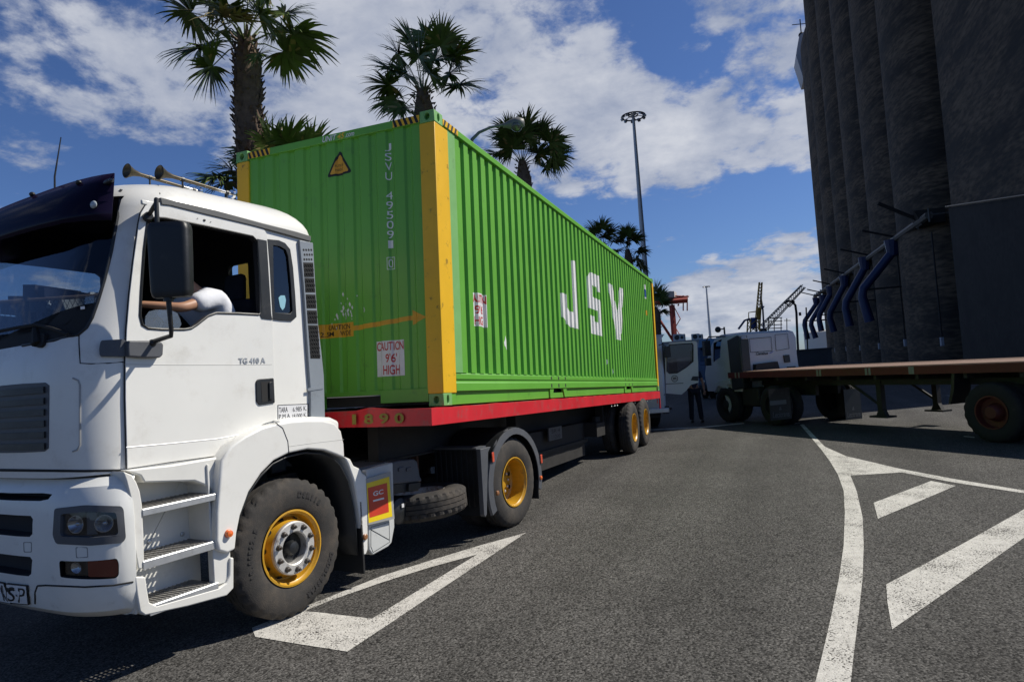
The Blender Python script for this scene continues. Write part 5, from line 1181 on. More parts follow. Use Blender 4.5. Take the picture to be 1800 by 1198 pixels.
ch = [[(hip, (.14, .11)), (ch1, (.14, .10)), (ch2, (.155, .10)), (nk, .055), (hdp, .05)], [(ch2, (.155, .10)), (lS, .055), (lE, .040), (lW, .026), (tuple(pL), (.030, .014))], [(ch2, (.155, .10)), (rS, .055), (rE, .040), (rW, .026), (tuple(pR), (.030, .014))],
      [(hip, (.14, .11)), (lh, .085), (lk, .055), (lf_, .04)], [(hip, (.14, .11)), (rh, .085), (rk, .055), (rf_, .04)]]+hcL+hcR
body = skin('body', ch, SKIN, drv); hm = head_mb(hdp, .105, 0).build('head', SKIN, drv, ang=0); hm.data.shade_smooth(); hair_mb(hdp, .105, 0).build('hair', HAIR, drv, ang=60)
def lerp(a, b, t): return tuple(a[i]+(b[i]-a[i])*t for i in range(3))
skin('tshirt', [[(hip, (.175, .145)), (ch1, (.18, .14)), (ch2, (.19, .135)), (lerp(ch2, nk, .6), (.10, .085))], [(ch2, (.175, .12)), (lS, (.10, .085)), (lerp(lS, lE, .35), .088), (lerp(lS, lE, .72), .078)], [(ch2, (.175, .12)), (rS, .078), (lerp(rS, rE, .62), .068)]], SHIRT, drv)
skin('trousers', [[(lh, .10), (lk, .068), (lf_, .055)]], TROUS, drv); skin('trousers', [[(rh, .10), (rk, .068), (rf_, .055)]], TROUS, drv)
for f_ in (lf_, rf_): MB().ball((f_[0]-.07, f_[1], f_[2]-.06), (.14, .05, .05), 8).build('shoe', SHOE, drv)
# ------------------------------------------------------------------ parked flatbed on the right, in the silo's shade
FD = Vector((.7616, .648, 0)).normalized(); FY = Vector((-FD.y, FD.x, 0)); RUBSHADE = mat('shaded_tyre_rubber', (.018, .017, .016), .85, var=.3, vs=7, dirt=(.04, .035, .03), ds=4); MFB = Matrix(((FD.x, FY.x, 0, 8.47), (FD.y, FY.y, 0, -6.30), (0, 0, 1, 0), (0, 0, 0, 1))); FB = Frame(MFB)  # tyre rubber copy with the shade on the parked lorries put into its colour
DKPAINT = mat('dark_grey_box', (.03, .03, .032), .7)
fb_ = empty('flatbed_trailer', 'empty flatbed semi-trailer with worn pale deck and dark red side beam, parked at the right', 'trailer', MFB, None)
m = MB(); n_ = 40; vs = []; fs = []; random.seed(21)
for i in range(n_+1):
    x = -1.9+9.23*i/n_; dz = random.uniform(-.004, .004); vs += [(x, .0, 1.235), (x, 0, 1.392+dz), (x, -.07, 1.392+dz), (x, -.07, 1.235)]
for i in range(n_):
    for k in range(4): fs.append((i*4+k, i*4+(k+1) % 4, i*4+4+(k+1) % 4, i*4+4+k))
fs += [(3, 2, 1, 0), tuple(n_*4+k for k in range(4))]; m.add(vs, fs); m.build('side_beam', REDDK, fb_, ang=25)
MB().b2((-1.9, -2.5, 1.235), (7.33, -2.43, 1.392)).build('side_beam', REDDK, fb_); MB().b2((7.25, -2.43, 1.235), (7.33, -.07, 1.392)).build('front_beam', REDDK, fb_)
m = MB()
for i in range(12): y = -.05-.2*i; m.b2((-1.9, y-.192, 1.36), (7.25, y, 1.412+random.uniform(-.004, .003)))
m.build('deck', WOOD, fb_)
STRAP = mat('pale_strap_mark', (.22, .22, .17), .6)
m = MB()
for x in (7.1, 4.2, 2.85, 2.78): pass
for px in (1292, 1298, 1436, 1441, 1522, 1528, 1599, 1604): p = FB.pl(px, 650, 1, .002); m.b2((p.x-.03, .001, 1.24), (p.x+.03, .003, 1.388))
m.build('strap_mark', STRAP, fb_)
m = MB()
for y in (-.85, -1.65): m.b2((-1.8, y-.06, .98), (7.1, y+.06, 1.23))
m.b2((-1.8, -.5, 1.0), (4.0, -.42, 1.12)); m.b2((-1.8, -2.05, 1.0), (4.0, -1.97, 1.12))
for i in range(9): x = -1.6+i*1.0; m.b2((x, -2.43, 1.14), (x+.07, -.07, 1.235))
m.build('chassis_frame', DARKMET, fb_)
for y in (-.45, -2.05):
    m = MB(); m.b2((2.62, y-.06, .45), (2.74, y+.06, 1.1)); m.b2((2.45, y-.14, .30), (2.9, y+.14, .34)); m.prism([(2.55, .34), (2.8, .34), (2.72, .5), (2.63, .5)], 1, y-.05, y+.05); m.tube([(2.7, y, .55), (3.5, y, 1.05)], .03, 6); m.build('support_leg', DARKMET, fb_)
_w3 = {}
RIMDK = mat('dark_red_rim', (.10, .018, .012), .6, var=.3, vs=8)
def dark_wheel(parent, loc, R=.53, side=1, rimm=None, nm='wheel'):
    key = ('dk', R, id(rimm));
    if key not in _w3:
        ty = tyre_mb(R, .26, 60); t2 = tyre_mb(R, .26, 60); ty.add([(v[0], v[1]+.33, v[2]) for v in t2.v], t2.f); r_ = MB(); rr = R*.545
        r_.lathe([(rr, .02), (rr+.01, .004), (rr-.014, .004), (rr-.02, .05), (rr-.03, .12), (.17, .13), (.15, .10), (.13, .02), (.10, -.01), (.0001, -.01)], (0, 0, 0), (0, 1, 0), 40)
        _w3[key] = (ty.me('tyre', RUBSHADE, 40), r_.me('rim', rimm or DARKMET, 40))
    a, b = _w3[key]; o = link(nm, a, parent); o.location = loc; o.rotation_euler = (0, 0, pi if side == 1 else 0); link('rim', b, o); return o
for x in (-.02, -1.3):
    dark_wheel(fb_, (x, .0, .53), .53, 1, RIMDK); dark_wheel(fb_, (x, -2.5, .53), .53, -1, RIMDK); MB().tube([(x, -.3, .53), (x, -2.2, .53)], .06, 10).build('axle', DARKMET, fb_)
m = MB(); m.prism([(.60, 1.23), (.66, 1.23), (.70, .95), (.78, .66), (.74, .66), (.64, .93)], 1, -.02, -.45); m.build('mud_flap', BLACKPL, fb_)

# its tractor
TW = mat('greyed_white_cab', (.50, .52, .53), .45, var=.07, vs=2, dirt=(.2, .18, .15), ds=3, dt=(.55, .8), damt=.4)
t2_ = empty('truck_tractor', 'white lorry tractor seen from behind, coupled to the empty flatbed near the silo', 'lorry', MFB @ Matrix.Translation((6.0, -1.2, 0)))
O2 = Vector((6.0, -1.2, 0)); F2 = Frame(MFB @ Matrix.Translation(O2))
def q2(px, py, ax, val): p = FB.pl(px, py, ax, val); return p
ra = FB.pl(1303, 588, 0, 6.9); rb = FB.pl(1398, 574, 0, 6.9); rc_ = FB.pl(1407, 650, 0, 6.9)
yA, yB, zT = -.12, rb.y, (ra.z+rb.z)/2; yC = rc_.y
print('cab2', ra, rb, rc_)
m = MB(); vs = []; fs = []
for (z, y0, y1, x0, x1) in ((.86, -.10, yC, 6.92, 8.55), (1.35, -.08, yC, 6.9, 8.6), (1.8, -.09, yC+.03, 6.9, 8.45), (2.25, -.14, yB-.05, 6.92, 8.2), (zT-.06, -.19, yB, 6.95, 8.05), (zT, -.30, yB+.10, 7.05, 7.95)):
    for (x, y) in round_poly([(x0, y0), (x0, y1), (x1, y1), (x1, y0)], .10, 3): vs.append((x, y, z))
k_ = len(vs)//6
for a in range(5):
    for i in range(k_): j = (i+1) % k_; fs.append((a*k_+i, a*k_+j, (a+1)*k_+j, (a+1)*k_+i))
fs += [tuple(range(k_)), tuple(range(5*k_, 6*k_))]
def L2(m): m.v = [tuple(Vector(v)-O2) for v in m.v]; return m
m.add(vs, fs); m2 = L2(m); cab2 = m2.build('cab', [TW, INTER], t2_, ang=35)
sw_ = [FB.pl(x, y, 1, -.1) for x, y in ((1252, 603), (1265, 596), (1266, 628), (1255, 636))]
c1 = MB().prism([(p.x-O2.x, p.z) for p in sw_], 1, .8, 1.3).build('cut', INTER, t2_, ang=0); c2 = MB().prism([(p.x-O2.x, p.z) for p in sw_], 1, -1.5, -.6).build('cut', INTER, t2_, ang=0)
c3 = MB().b2((1.8, -.75, 1.5), (3, .9, 2.3)).build('cut', INTER, t2_, ang=0)
sm = cab2.modifiers.new('t', 'SOLIDIFY'); sm.thickness = .04; sm.offset = -1; sm.material_offset = 1; sm.material_offset_rim = 0; cut(cab2, [c1, c2, c3])
m = MB(); p0, p1 = FB.pl(1279, 590, 1, -.06), FB.pl(1305, 690, 1, -.06); m.prism([(p1.x-.12, .95), (p0.x-.05, .90), (p0.x, 2.30), (p1.x+.0, 2.40), (p1.x-.10, 2.36)], 1, -.10, -.02); m.b2((p1.x-.12, -.32, .95), (6.88, -.05, 2.30)); L2(m).build('side_deflector', BLACKPL, t2_, bevel=.02)
XR = 6.885
def on_rear(px_pts, x=XR): return [(FB.pl(a, b, 0, x).y, FB.pl(a, b, 0, x).z) for a, b in px_pts]
for q in ([(1318, 595), (1356, 592), (1358, 616), (1320, 619)], [(1363, 588), (1385, 586), (1388, 612), (1365, 616)], [(1303, 590), (1313, 589), (1315, 616), (1305, 619)]):
    a = on_rear(q); MB().tube([(XR+.014-O2.x, y-O2.y, z) for y, z in a], .007, 5, closed=True).build('panel_groove', SEAM, t2_)
def rearbox(px_pts, name, mt_, t=.02, par=None): m = MB(); m.prism([(y, z) for y, z in on_rear(px_pts)], 0, XR-t, XR+.02); return L2(m).build(name, mt_, par or t2_, bevel=.006)
rearbox([(1377, 624), (1387, 623), (1389, 636), (1379, 637)], 'rear_vent', BLACKPL); rearbox([(1384, 644), (1398, 643), (1398, 650), (1384, 650)], 'rear_vent', BLACKPL)
rearbox([(1324, 640), (1362, 635), (1368, 655), (1324, 656)], 'hose_bundle', DARKMET, .12); rearbox([(1305, 628), (1315, 628), (1315, 645), (1305, 645)], 'deflector_hinge', BLACKPL)
a, b = on_rear([(1329, 624), (1350, 617.5)]); V, F = fit2(text2('Canabus', 1, .02, .3), a[0], b[0], a[1], b[1]); m = MB(); m.add([(XR-.003-O2.x, y-O2.y, z) for y, z in V], F); m.build('cab_text', BLET, t2_, ang=0, clean=False)
a = on_rear([(1351, 621), (1356, 620), (1361, 616), (1355, 619)], XR-.003); m = MB(); m.add([(XR-.003-O2.x, y-O2.y, z) for y, z in a], [(0, 1, 2, 3)]); m.build('blue_swoosh', mat('blue_mark', (.02, .06, .4)), t2_, ang=0, clean=False)
p = FB.pl(1262, 579, 1, -.35); m = MB(); m.ball(tuple(p-O2), (.09, .09, .09), 8); m.tube([p-O2, p+Vector((-.3, 0, .0))-O2], .02, 6); m.tube([p+Vector((-.3, 0, .05))-O2, p+Vector((-.3, 0, -.35))-O2], .025, 6); m.build('roof_horn', BLACKPL, t2_)
p = FB.pl(1378, 575, 1, -1.3); m = MB(); m.lathe([(.02, -.05), (.02, .02), (.06, .08), (.0001, .08)], tuple(Vector((7.6, p.y, zT))-O2), (0, 0, 1), 10); m.build('roof_lamp', BLACKPL, t2_)
p = FB.pl(1242, 612, 1, .15); m = MB(); m.b2((p.x-.06, .05, p.z-.22), (p.x+.06, .25, p.z+.22)); m.b2((p.x-.05, .06, p.z-.50), (p.x+.05, .22, p.z-.28)); L2(m); m.tube([p+Vector((0, 0, .2))-O2, p+Vector((0, -.1, .33))-O2, p+Vector((-.5, -.3, .30))-O2], .02, 6); m.build('door_mirror', BLACKPL, t2_)
m = MB(); m.b2((5.0, -.95, .72), (8.3, -.85, .98)); m.b2((5.0, -1.65, .72), (8.3, -1.55, .98)); m.b2((7.0, -1.7, .6), (8.2, -.6, 1.2)); L2(m).build('chassis_rail', DARKMET, t2_)
m = MB(); m.b2((6.3, -.75, .45), (7.0, -.15, .95)); L2(m).build('side_tank', DARKMET, t2_, bevel=.05)
# front wing: pale edge over the wheel
w1 = [FB.pl(x, y, 1, -.03) for x, y in ((1256, 690), (1258, 672), (1266, 668), (1282, 667), (1284, 676), (1278, 676), (1284, 700), (1288, 728), (1283, 729), (1276, 700), (1270, 680), (1262, 678))]
m = MB(); m.prism([(p.x, p.z) for p in w1], 1, -.40, -.02); L2(m).build('front_wing', TW, t2_, bevel=.01)
for x, y_ in ((7.55, .0), (7.55, -2.15)): dark_wheel(t2_, Vector((x, y_, .50))-O2, .50, 1 if y_ == 0 else -1)
for x, y_ in ((5.62, .0), (5.62, -2.4)): dark_wheel(t2_, Vector((x, y_, .51))-O2, .51, 1 if y_ == 0 else -1)
FLAPT = mat('pale_flap_lettering', (.16, .16, .16), .6, var=.3, vs=40)
for (xa, xb) in ((1352, 1392), (1484, 1516)):
    xq = 4.95; P = [FB.pl(xa, 702, 0, xq), FB.pl(xb, 735, 0, xq)]; y0, y1 = P[0].y, P[1].y; z1, z0 = P[0].z, P[1].z
    m = MB(); m.b2((xq, y0, z0), (xq+.015, y1, z1+.25)); fl_ = L2(m).build('mud_flap', BLACKPL, t2_)
    for s, u0_, u1_, v0_, v1_ in (('Lecitrans', .1, .9, .12, .38), ('&', .42, .56, .45, .62)):
        V, F = fit2(text2(s, 1, .0, .2), y0+(y1-y0)*u0_, y0+(y1-y0)*u1_, z0+(z1-z0)*v0_, z0+(z1-z0)*v1_); m = MB(); m.add([(xq-.003-O2.x, y-O2.y, z) for y, z in V], F); m.build('flap_text', FLAPT, fl_, ang=0, clean=False)
    if xa < 1400: m = MB(); m.add([(xq-.003-O2.x, y0+(y1-y0)*a-O2.y, z0+(z1-z0)*b) for a, b in ((.02, .72), (.80, .72), (.80, .93), (.02, .93))], [(0, 1, 2, 3)]); m.build('flap_plate', FLAPT, fl_, ang=0, clean=False)

# ------------------------------------------------------------------ white truck with its door open, facing the camera
dp = [dep(1169, 645, 18.3), dep(1227, 645, 18.3)]; hx = dp[0]; dvec = (dp[1]-dp[0]); dvec.z = 0; wd = dvec.length; dvec.normalize()
M3 = Matrix.Translation((hx.x, hx.y, 0)) @ Matrix.Rotation(atan2(dvec.x, -dvec.y), 4, 'Z')
# local frame: -y runs along the open door (image right), +x away from the camera
F3 = Frame(M3)
t3 = empty('truck', 'white lorry behind the green container, its left door open and showing a round m emblem', 'lorry', M3)
def DL(pts, x=0.): return [(F3.pl(a, b, 0, x).y, F3.pl(a, b, 0, x).z) for a, b in pts]
do = DL([(1169, 618), (1170, 612), (1177, 602), (1222, 599), (1225, 602), (1227, 640), (1227.5, 672), (1214, 676), (1206, 686), (1198, 693), (1170, 691)])
dw = DL([(1172, 616), (1176, 606), (1216, 603), (1218, 606), (1218, 635), (1206, 645), (1190, 655), (1176, 656), (1172, 652)])
door3 = MB().prism(do, 0, -.02, .03, holes=[dw]).build('door', TW, t3, ang=25)
MB().tube([(-.02, y, z) for y, z in dw], .014, 6, closed=True).build('window_gasket', BLACKPL, door3)
MB().prism(dw, 0, .0, .006).build('door_window', SIDEGLASS, door3, ang=0)
c_ = DL([(1185.5, 665)])[0]; m = MB()
m.tube([(-.026, c_[0]+.083*cos(t), c_[1]+.083*sin(t)) for t in frange(0, 2*pi*27/28, 27)], .008, 5, closed=True); m.build('emblem_ring', BLET, door3)
V, F = fit2(text2('m', 1, .03), c_[0]+.045, c_[0]-.045, c_[1]-.035, c_[1]+.035); m = MB(); m.add([(-.027, y, z) for y, z in V], F); m.build('emblem_letter', BLET, door3, ang=0, clean=False)
m = MB(); q = DL([(1170, 674), (1201, 672.5), (1201, 673.5), (1170, 675)]); m.prism(q, 0, -.023, -.019); m.build('door_line', SEAM, door3, ang=0)
MB().prism(DL([(1214, 668), (1217, 661), (1227, 661), (1227, 669)]), 0, -.028, -.02).build('handle_recess', BLACKPL, door3)
m = MB(); a = DL([(1169, 612), (1173, 628)]); m.b2((-.2, a[0][0]+.06, a[1][1]), (-.05, a[0][0]-.10, a[0][1]+.05)); m.tube([(-.12, a[0][0], a[0][1]+.05), (-.1, a[0][0]+.08, a[0][1]+.12), (.05, a[0][0]+.15, a[0][1]+.1)], .015, 6); m.build('door_mirror', BLACKPL, door3, bevel=.02)
zr = DL([(1160, 592)])[0][1]+.08
m = MB(); vs = []; fs = []
for (z, x0, y0) in ((.55, -.12, -.0), (1.0, -.18, -.0), (1.45, -.16, -.02), (1.9, .02, -.05), (zr-.08, .18, -.10), (zr, .30, -.22)):
    for (x, y) in round_poly([(x0, y0), (x0, 2.25-y0*0), (1.9, 2.25), (1.9, y0)], [.16, .16, .04, .04], 4): vs.append((x, y, z))
k_ = len(vs)//6
for a in range(5):
    for i in range(k_): j = (i+1) % k_; fs.append((a*k_+i, a*k_+j, (a+1)*k_+j, (a+1)*k_+i))
fs += [tuple(range(k_)), tuple(range(5*k_, 6*k_))]; m.add(vs, fs); m.v = [(v[0], v[1]+.06, v[2]) for v in m.v]; cab3 = m.build('cab', TW, t3, ang=35)
MB().add([(-.02, .22, 1.55), (-.02, 2.1, 1.55), (.17, 2.05, 2.35), (.17, .25, 2.35)], [(0, 1, 2, 3)]).build('windscreen', SIDEGLASS, t3, ang=0)
m = MB(); m.v = [(v[0]-.07, v[1], v[2]) for v in m.v]
MB().b2((.15, .045, .95), (1.2, .07, 2.3)).build('door_opening', INTER, t3)
MB().prism([(.1, zr-.02), (.35, zr+.30), (1.6, zr+.42), (1.7, zr-.02)], 1, .35, 2.0).build('roof_deflector', mat('grey_deflector', (.35, .37, .42), .5), t3, bevel=.06)
m = MB(); m.b2((-.1, .0, .42), (1.6, .15, .62)).b2((.1, -.12, .50), (.9, .08, .56)); m.b2((0.2, .2, .3), (6, .9, .9)); m.build('steps_and_chassis', DARKMET, t3)
MB().b2((-.22, .02, .45), (-.02, 2.2, .58)).build('bumper', ALU, t3, bevel=.02)
for x, y_ in ((1.1, .06), (1.1, 2.3), (4.6, .06), (4.6, 2.3)): dark_wheel(t3, (x, y_, .50), .50, 1 if y_ > 1 else -1)
V, F = fit2(text2('2', 1, .02), DL([(1160, 690)])[0][0], DL([(1166, 690)])[0][0], DL([(1163, 694)])[0][1], DL([(1163, 684)])[0][1]); m = MB(); m.add([(-.145, y, z) for y, z in V], F); m.build('cab_number', BLET, t3, ang=0, clean=False)
# person standing behind the open door
pp = gr(1224, 742); pe = empty('person', 'person in dark trousers standing behind the open door of the white lorry', 'person', Matrix.Translation(pp) @ Matrix.Rotation(.3, 4, 'Z'))
hip = (0, 0, .95); ch2 = (0, 0, 1.38); nk = (-.01, 0, 1.53); hd_ = (-.03, 0, 1.66)
lS, lE, lW = (0, .19, 1.42), (-.12, .26, 1.15), (-.32, .18, 1.10); rS, rE, rW = (0, -.19, 1.42), (-.05, -.27, 1.14), (-.18, -.26, .92)
hL, pL = hand_chains(lW, (-1, -.2, 0), (0, -.2, -1)); hR, pR = hand_chains(rW, (-.2, 0, -1), (-1, .2, 0))
lh, lk, la = (0, .09, .92), (-.03, .11, .50), (.02, .12, .09); rh, rk, ra_ = (0, -.09, .92), (-.06, -.12, .50), (-.02, -.16, .09)
skin('body', [[(hip, (.15, .10)), ((0, 0, 1.15), (.13, .09)), (ch2, (.16, .10)), (nk, .055), (hd_, .05)], [(ch2, (.16, .10)), (lS, .055), (lE, .04), (lW, .027), (tuple(pL), (.03, .014))], [(ch2, (.16, .10)), (rS, .055), (rE, .04), (rW, .027), (tuple(pR), (.03, .014))], [(hip, (.15, .10)), (lh, .085), (lk, .055), (la, .04)], [(hip, (.15, .10)), (rh, .085), (rk, .055), (ra_, .04)]]+hL+hR, SKIN, pe)
head_mb(hd_, .105, 0).build('head', SKIN, pe, ang=0); hair_mb(hd_, .105, 0).build('hair', HAIR, pe, ang=60)
skin('shirt', [[(hip, (.16, .115)), ((0, 0, 1.15), (.145, .105)), (ch2, (.175, .115)), (lerp(ch2, nk, .6), (.09, .07))], [(ch2, (.175, .115)), (lS, .07), (lerp(lS, lE, .6), .06)], [(ch2, (.175, .115)), (rS, .07), (lerp(rS, rE, .6), .06)]], mat('dark_blue_shirt', (.03, .04, .07), .9), pe)
skin('trousers', [[((0, 0, .97), (.165, .12)), (lh, .105), (lk, .078), ((.02, .12, .06), .072)], [((0, 0, .97), (.165, .12)), (rh, .105), (rk, .078), ((-.02, -.16, .06), .072)]], TROUS, pe)
for f_ in (la, ra_):
    m = MB(); m.ball((f_[0]-.06, f_[1], .045), (.15, .052, .045), 8); m.build('shoe', SHOE, pe)

# dark blue lorry farther back
cp = gr(1243, 722); M4 = Matrix.Translation((25.5, -2.0, 0)) @ Matrix.Rotation(radians(-6), 4, 'Z')
q4 = dep(1224, 640, 30.5); M4 = Matrix.Translation((q4.x, q4.y-.0, 0)) @ Matrix.Rotation(radians(-2), 4, 'Z'); F4 = Frame(M4)
t4 = empty('truck', 'dark blue lorry facing the camera in the gap between the two white lorries', 'lorry', M4)
BLUET = mat('dark_blue_lorry_paint', (.03, .06, .12), .4, var=.1)
vs = []; fs = []
for (z, x0, y0) in ((.6, -.1, 0), (1.3, -.12, 0), (1.6, -.08, -.02), (2.35, .15, -.06), (2.55, .3, -.12), (2.72, .5, -.3)):
    for (x, y) in round_poly([(x0, y0), (x0, -2.4-y0), (2.0, -2.4-y0), (2.0, y0)], [.15, .15, .04, .04], 3): vs.append((x, y, z))
k_ = len(vs)//6
for a in range(5):
    for i in range(k_): j = (i+1) % k_; fs.append((a*k_+i, a*k_+j, (a+1)*k_+j, (a+1)*k_+i))
fs += [tuple(range(k_)), tuple(range(5*k_, 6*k_))]; MB().add(vs, fs).build('cab', BLUET, t4, ang=35)
MB().add([(-.09, -.18, 1.55), (-.09, -2.2, 1.55), (.12, -2.15, 2.32), (.12, -.22, 2.32)], [(3, 2, 1, 0)]).build('windscreen', SIDEGLASS, t4, ang=0)
MB().prism([(-.05, 2.42), (-.12, 2.36), (.3, 2.62), (.5, 2.74)], 1, -.15, -2.25).build('sun_visor', mat('blue_visor', (.12, .22, .30), .3), t4)
m = MB()
for k in range(5): m.b2((-.135, -.5, .85+.1*k), (-.12, -1.9, .90+.1*k))
m.build('grille', BLACKPL, t4)
for y in (-.25, -2.15): m = MB(); m.lathe([(.0001, -.02), (.1, -.01), (.11, .02)], (-.13, y, .8), (1, 0, 0), 14); m.build('headlamp', REFL, t4)
MB().b2((-.2, -.05, .45), (.1, -2.35, .68)).build('bumper', BLACKPL, t4, bevel=.03)
for y in (.15, -2.55): m = MB(); m.b2((.05, y-.1, 1.7), (.15, y+.1, 2.25)); m.build('door_mirror', BLACKPL, t4, bevel=.02)
for x, y_ in ((1.1, .0), (1.1, -2.4), (4.6, 0.), (4.6, -2.4)): dark_wheel(t4, (x, y_, .50), .50, 1 if y_ == 0 else -1)
MB().b2((2.2, -.1, .95), (9, -2.3, 2.5)).build('cargo_body', mat('blue_container', (.03, .07, .15), .6), t4)

# ------------------------------------------------------------------ far things
def at(px, D, ground=True): p = dep(px, 640, D); return Vector((p.x, p.y, 0))
def zat(px, py, D): return dep(px, py, D).z
bd = at(1205, 80); M5 = Matrix.Translation(bd) @ Matrix.Rotation(radians(-4), 4, 'Z')
b5 = empty('site_hut', 'low pale flat-roofed hut carrying air conditioners, beyond the open lorry door', 'building', M5)
HUTW = mat('pale_hut_wall', (.45, .45, .44), .7, var=.1); zt5 = zat(1205, 599.5, 80)
MB().b2((0, -3.0, 0), (6, 4.5, zt5)).build('wall', HUTW, b5); MB().b2((-.15, -3.15, zt5), (6.15, 4.65, zt5+.12)).build('roof', HUTW, b5)
MB().b2((-.03, -1.8, 1.2), (0.0, -.6, 2.3)).build('window', SIDEGLASS, b5); MB().b2((-.04, 1.0, 0), (0.0, 2.0, 2.2)).build('door', BLUET, b5)
ACM = mat('air_conditioner_white', (.60, .61, .60), .5)
for px, w_, h_ in ((1190, .95, .85), (1199, .6, .8), (1222, .9, .7), (1231, .5, .6)):
    y = Frame(M5).pl(px, 595, 0, .6).y; a = empty('air_conditioner', {1190: 'leftmost and largest air conditioner box on the hut roof by the red crane', 1199: 'narrow air conditioner beside the largest one on the hut roof', 1222: 'grey fronted air conditioner in the middle of the hut roof', 1231: 'small rightmost air conditioner box on the hut roof'}[px], 'air conditioner', M5 @ Matrix.Translation((.6, y, zt5+.12)), 'air conditioners on the hut roof')
    MB().b2((0, -w_/2, 0), (.6, w_/2, h_)).build('casing', ACM, a, bevel=.03); m = MB(); m.lathe([(.0001, 0), (w_*.32, 0)], (-.01, 0, h_/2), (1, 0, 0), 16); m.build('fan_grille', BLACKPL, a)
# high floodlight masts
GALV = mat('galvanised_mast', (.62, .62, .61), .5, .3, var=.1)
def mast(px0, pyt, D, r, hr, label):
    b = at(px0, D); zt_ = zat(px0, pyt, D); a = empty('floodlight_mast', label, 'light mast', b, 'tall floodlight masts')
    tp = dep(px0, pyt, D); MB().tube([(0, 0, 0), (0, 0, zt_*.5), (0, 0, zt_)], [r, r*.75, r*.45], 12).build('pole', GALV, a)
    m = MB(); m.tube([(hr*cos(t), hr*sin(t), zt_-.1) for t in frange(0, 2*pi*23/24, 23)], hr*.07, 6, closed=True); m.tube([(hr*.4*cos(t), hr*.4*sin(t), zt_) for t in frange(0, 2*pi*11/12, 11)], hr*.05, 6, closed=True)
    for k in range(6): t = 2*pi*k/6; m.tube([(0, 0, zt_+.05), (hr*cos(t), hr*sin(t), zt_-.1)], hr*.03, 5)
    m.build('head_ring', DARKMET, a)
    for k in range(10): t = 2*pi*(k+.5)/10; m = MB(); m.box((hr*.85*cos(t), hr*.85*sin(t), zt_-.28), (hr*.30, hr*.20, hr*.16), Matrix.Rotation(t, 3, 'Z') @ Matrix.Rotation(.5, 3, 'Y')); m.build('floodlight', ALU, a)
    m = MB(); m.b2((-r*1.2, -r*1.2, zt_*.45), (r*1.2, r*1.2, zt_*.47)); m.build('pole_collar', GALV, a)
# the pole leans with the view only; base found below its head
def mast_base(px, py, D):
    p = dep(px, py, D); return p
for (px, py, D, r, hr, lb) in ((1113, 203, 72, .30, 1.25, 'tall floodlight mast with a ring of lamps, nearer one rising right behind the green container'), (1241.5, 503, 230, .5, 1.2, 'far thin floodlight mast standing alone above the door of the white lorry')):
    p = dep(px, py, D); a_ = p.z; lbx = lb
    b = Vector((p.x, p.y, 0)); em = empty('floodlight_mast', lb, 'light mast', b, 'tall floodlight masts'); zt_ = a_
    MB().tube([(0, 0, 0), (0, 0, zt_*.5), (0, 0, zt_)], [r*1.2, r*.9, r*.5], 12).build('pole', GALV, em)
    m = MB(); m.tube([(hr*cos(t), hr*sin(t), zt_-.1) for t in frange(0, 2*pi*23/24, 23)], hr*.06, 6, closed=True); m.tube([(hr*.4*cos(t), hr*.4*sin(t), zt_) for t in frange(0, 2*pi*11/12, 11)], hr*.05, 6, closed=True)
    for k in range(6): t = 2*pi*k/6; m.tube([(0, 0, zt_+.05), (hr*cos(t), hr*sin(t), zt_-.1)], hr*.03, 5)
    m.build('head_ring', DARKMET, em)
    for k in range(10): t = 2*pi*(k+.5)/10; m = MB(); m.box((hr*.95*cos(t), hr*.95*sin(t), zt_-.2), (hr*.30, hr*.22, hr*.14), Matrix.Rotation(t, 3, 'Z') @ Matrix.Rotation(.5, 3, 'Y')); m.build('floodlight', ALU, em)
# street lamp leaning over the container
sp = dep(826, 300, 15.0); em = empty('street_lamp', 'street lamp whose curved arm and lamp head show above the green container', 'street lamp', Vector((sp.x, sp.y, 0)))
ctrl = [dep(x, y, 15.0) for x, y in ((826, 262), (830, 245), (842, 233), (862, 224), (888, 219))]; O_ = Vector((sp.x, sp.y, 0))
MB().tube([(0, 0, 0), (0, 0, ctrl[0].z-.5)]+[tuple(p-O_) for p in ctrl], [.09, .06, .045, .04, .035, .03, .03], 10).build('pole', mat('grey_lamp_pole', (.16, .17, .18), .5), em)
h0 = dep(884, 221, 15)-O_; h1 = dep(922, 215, 15)-O_; ax_ = (h1-h0); Ln = ax_.length
m = MB(); m.lathe([(.0001, 0), (.045, 0), (.055, .05), (.10, .16), (.135, .28), (.13, .38), (.08, Ln-.01), (.0001, Ln)], h0, ax_, 20); lh_ = m.build('lamp_head', mat('grey_lamp_head', (.18, .18, .17), .5), em, ang=60)
m = MB(); c_ = h0+ax_*.62+Vector((0, 0, -.06)); m.ball(tuple(c_), (.15, .13, .12), 10); m.build('lamp_bowl', mat('dusty_bowl', (.10, .10, .09), .2, coat=.5), lh_)
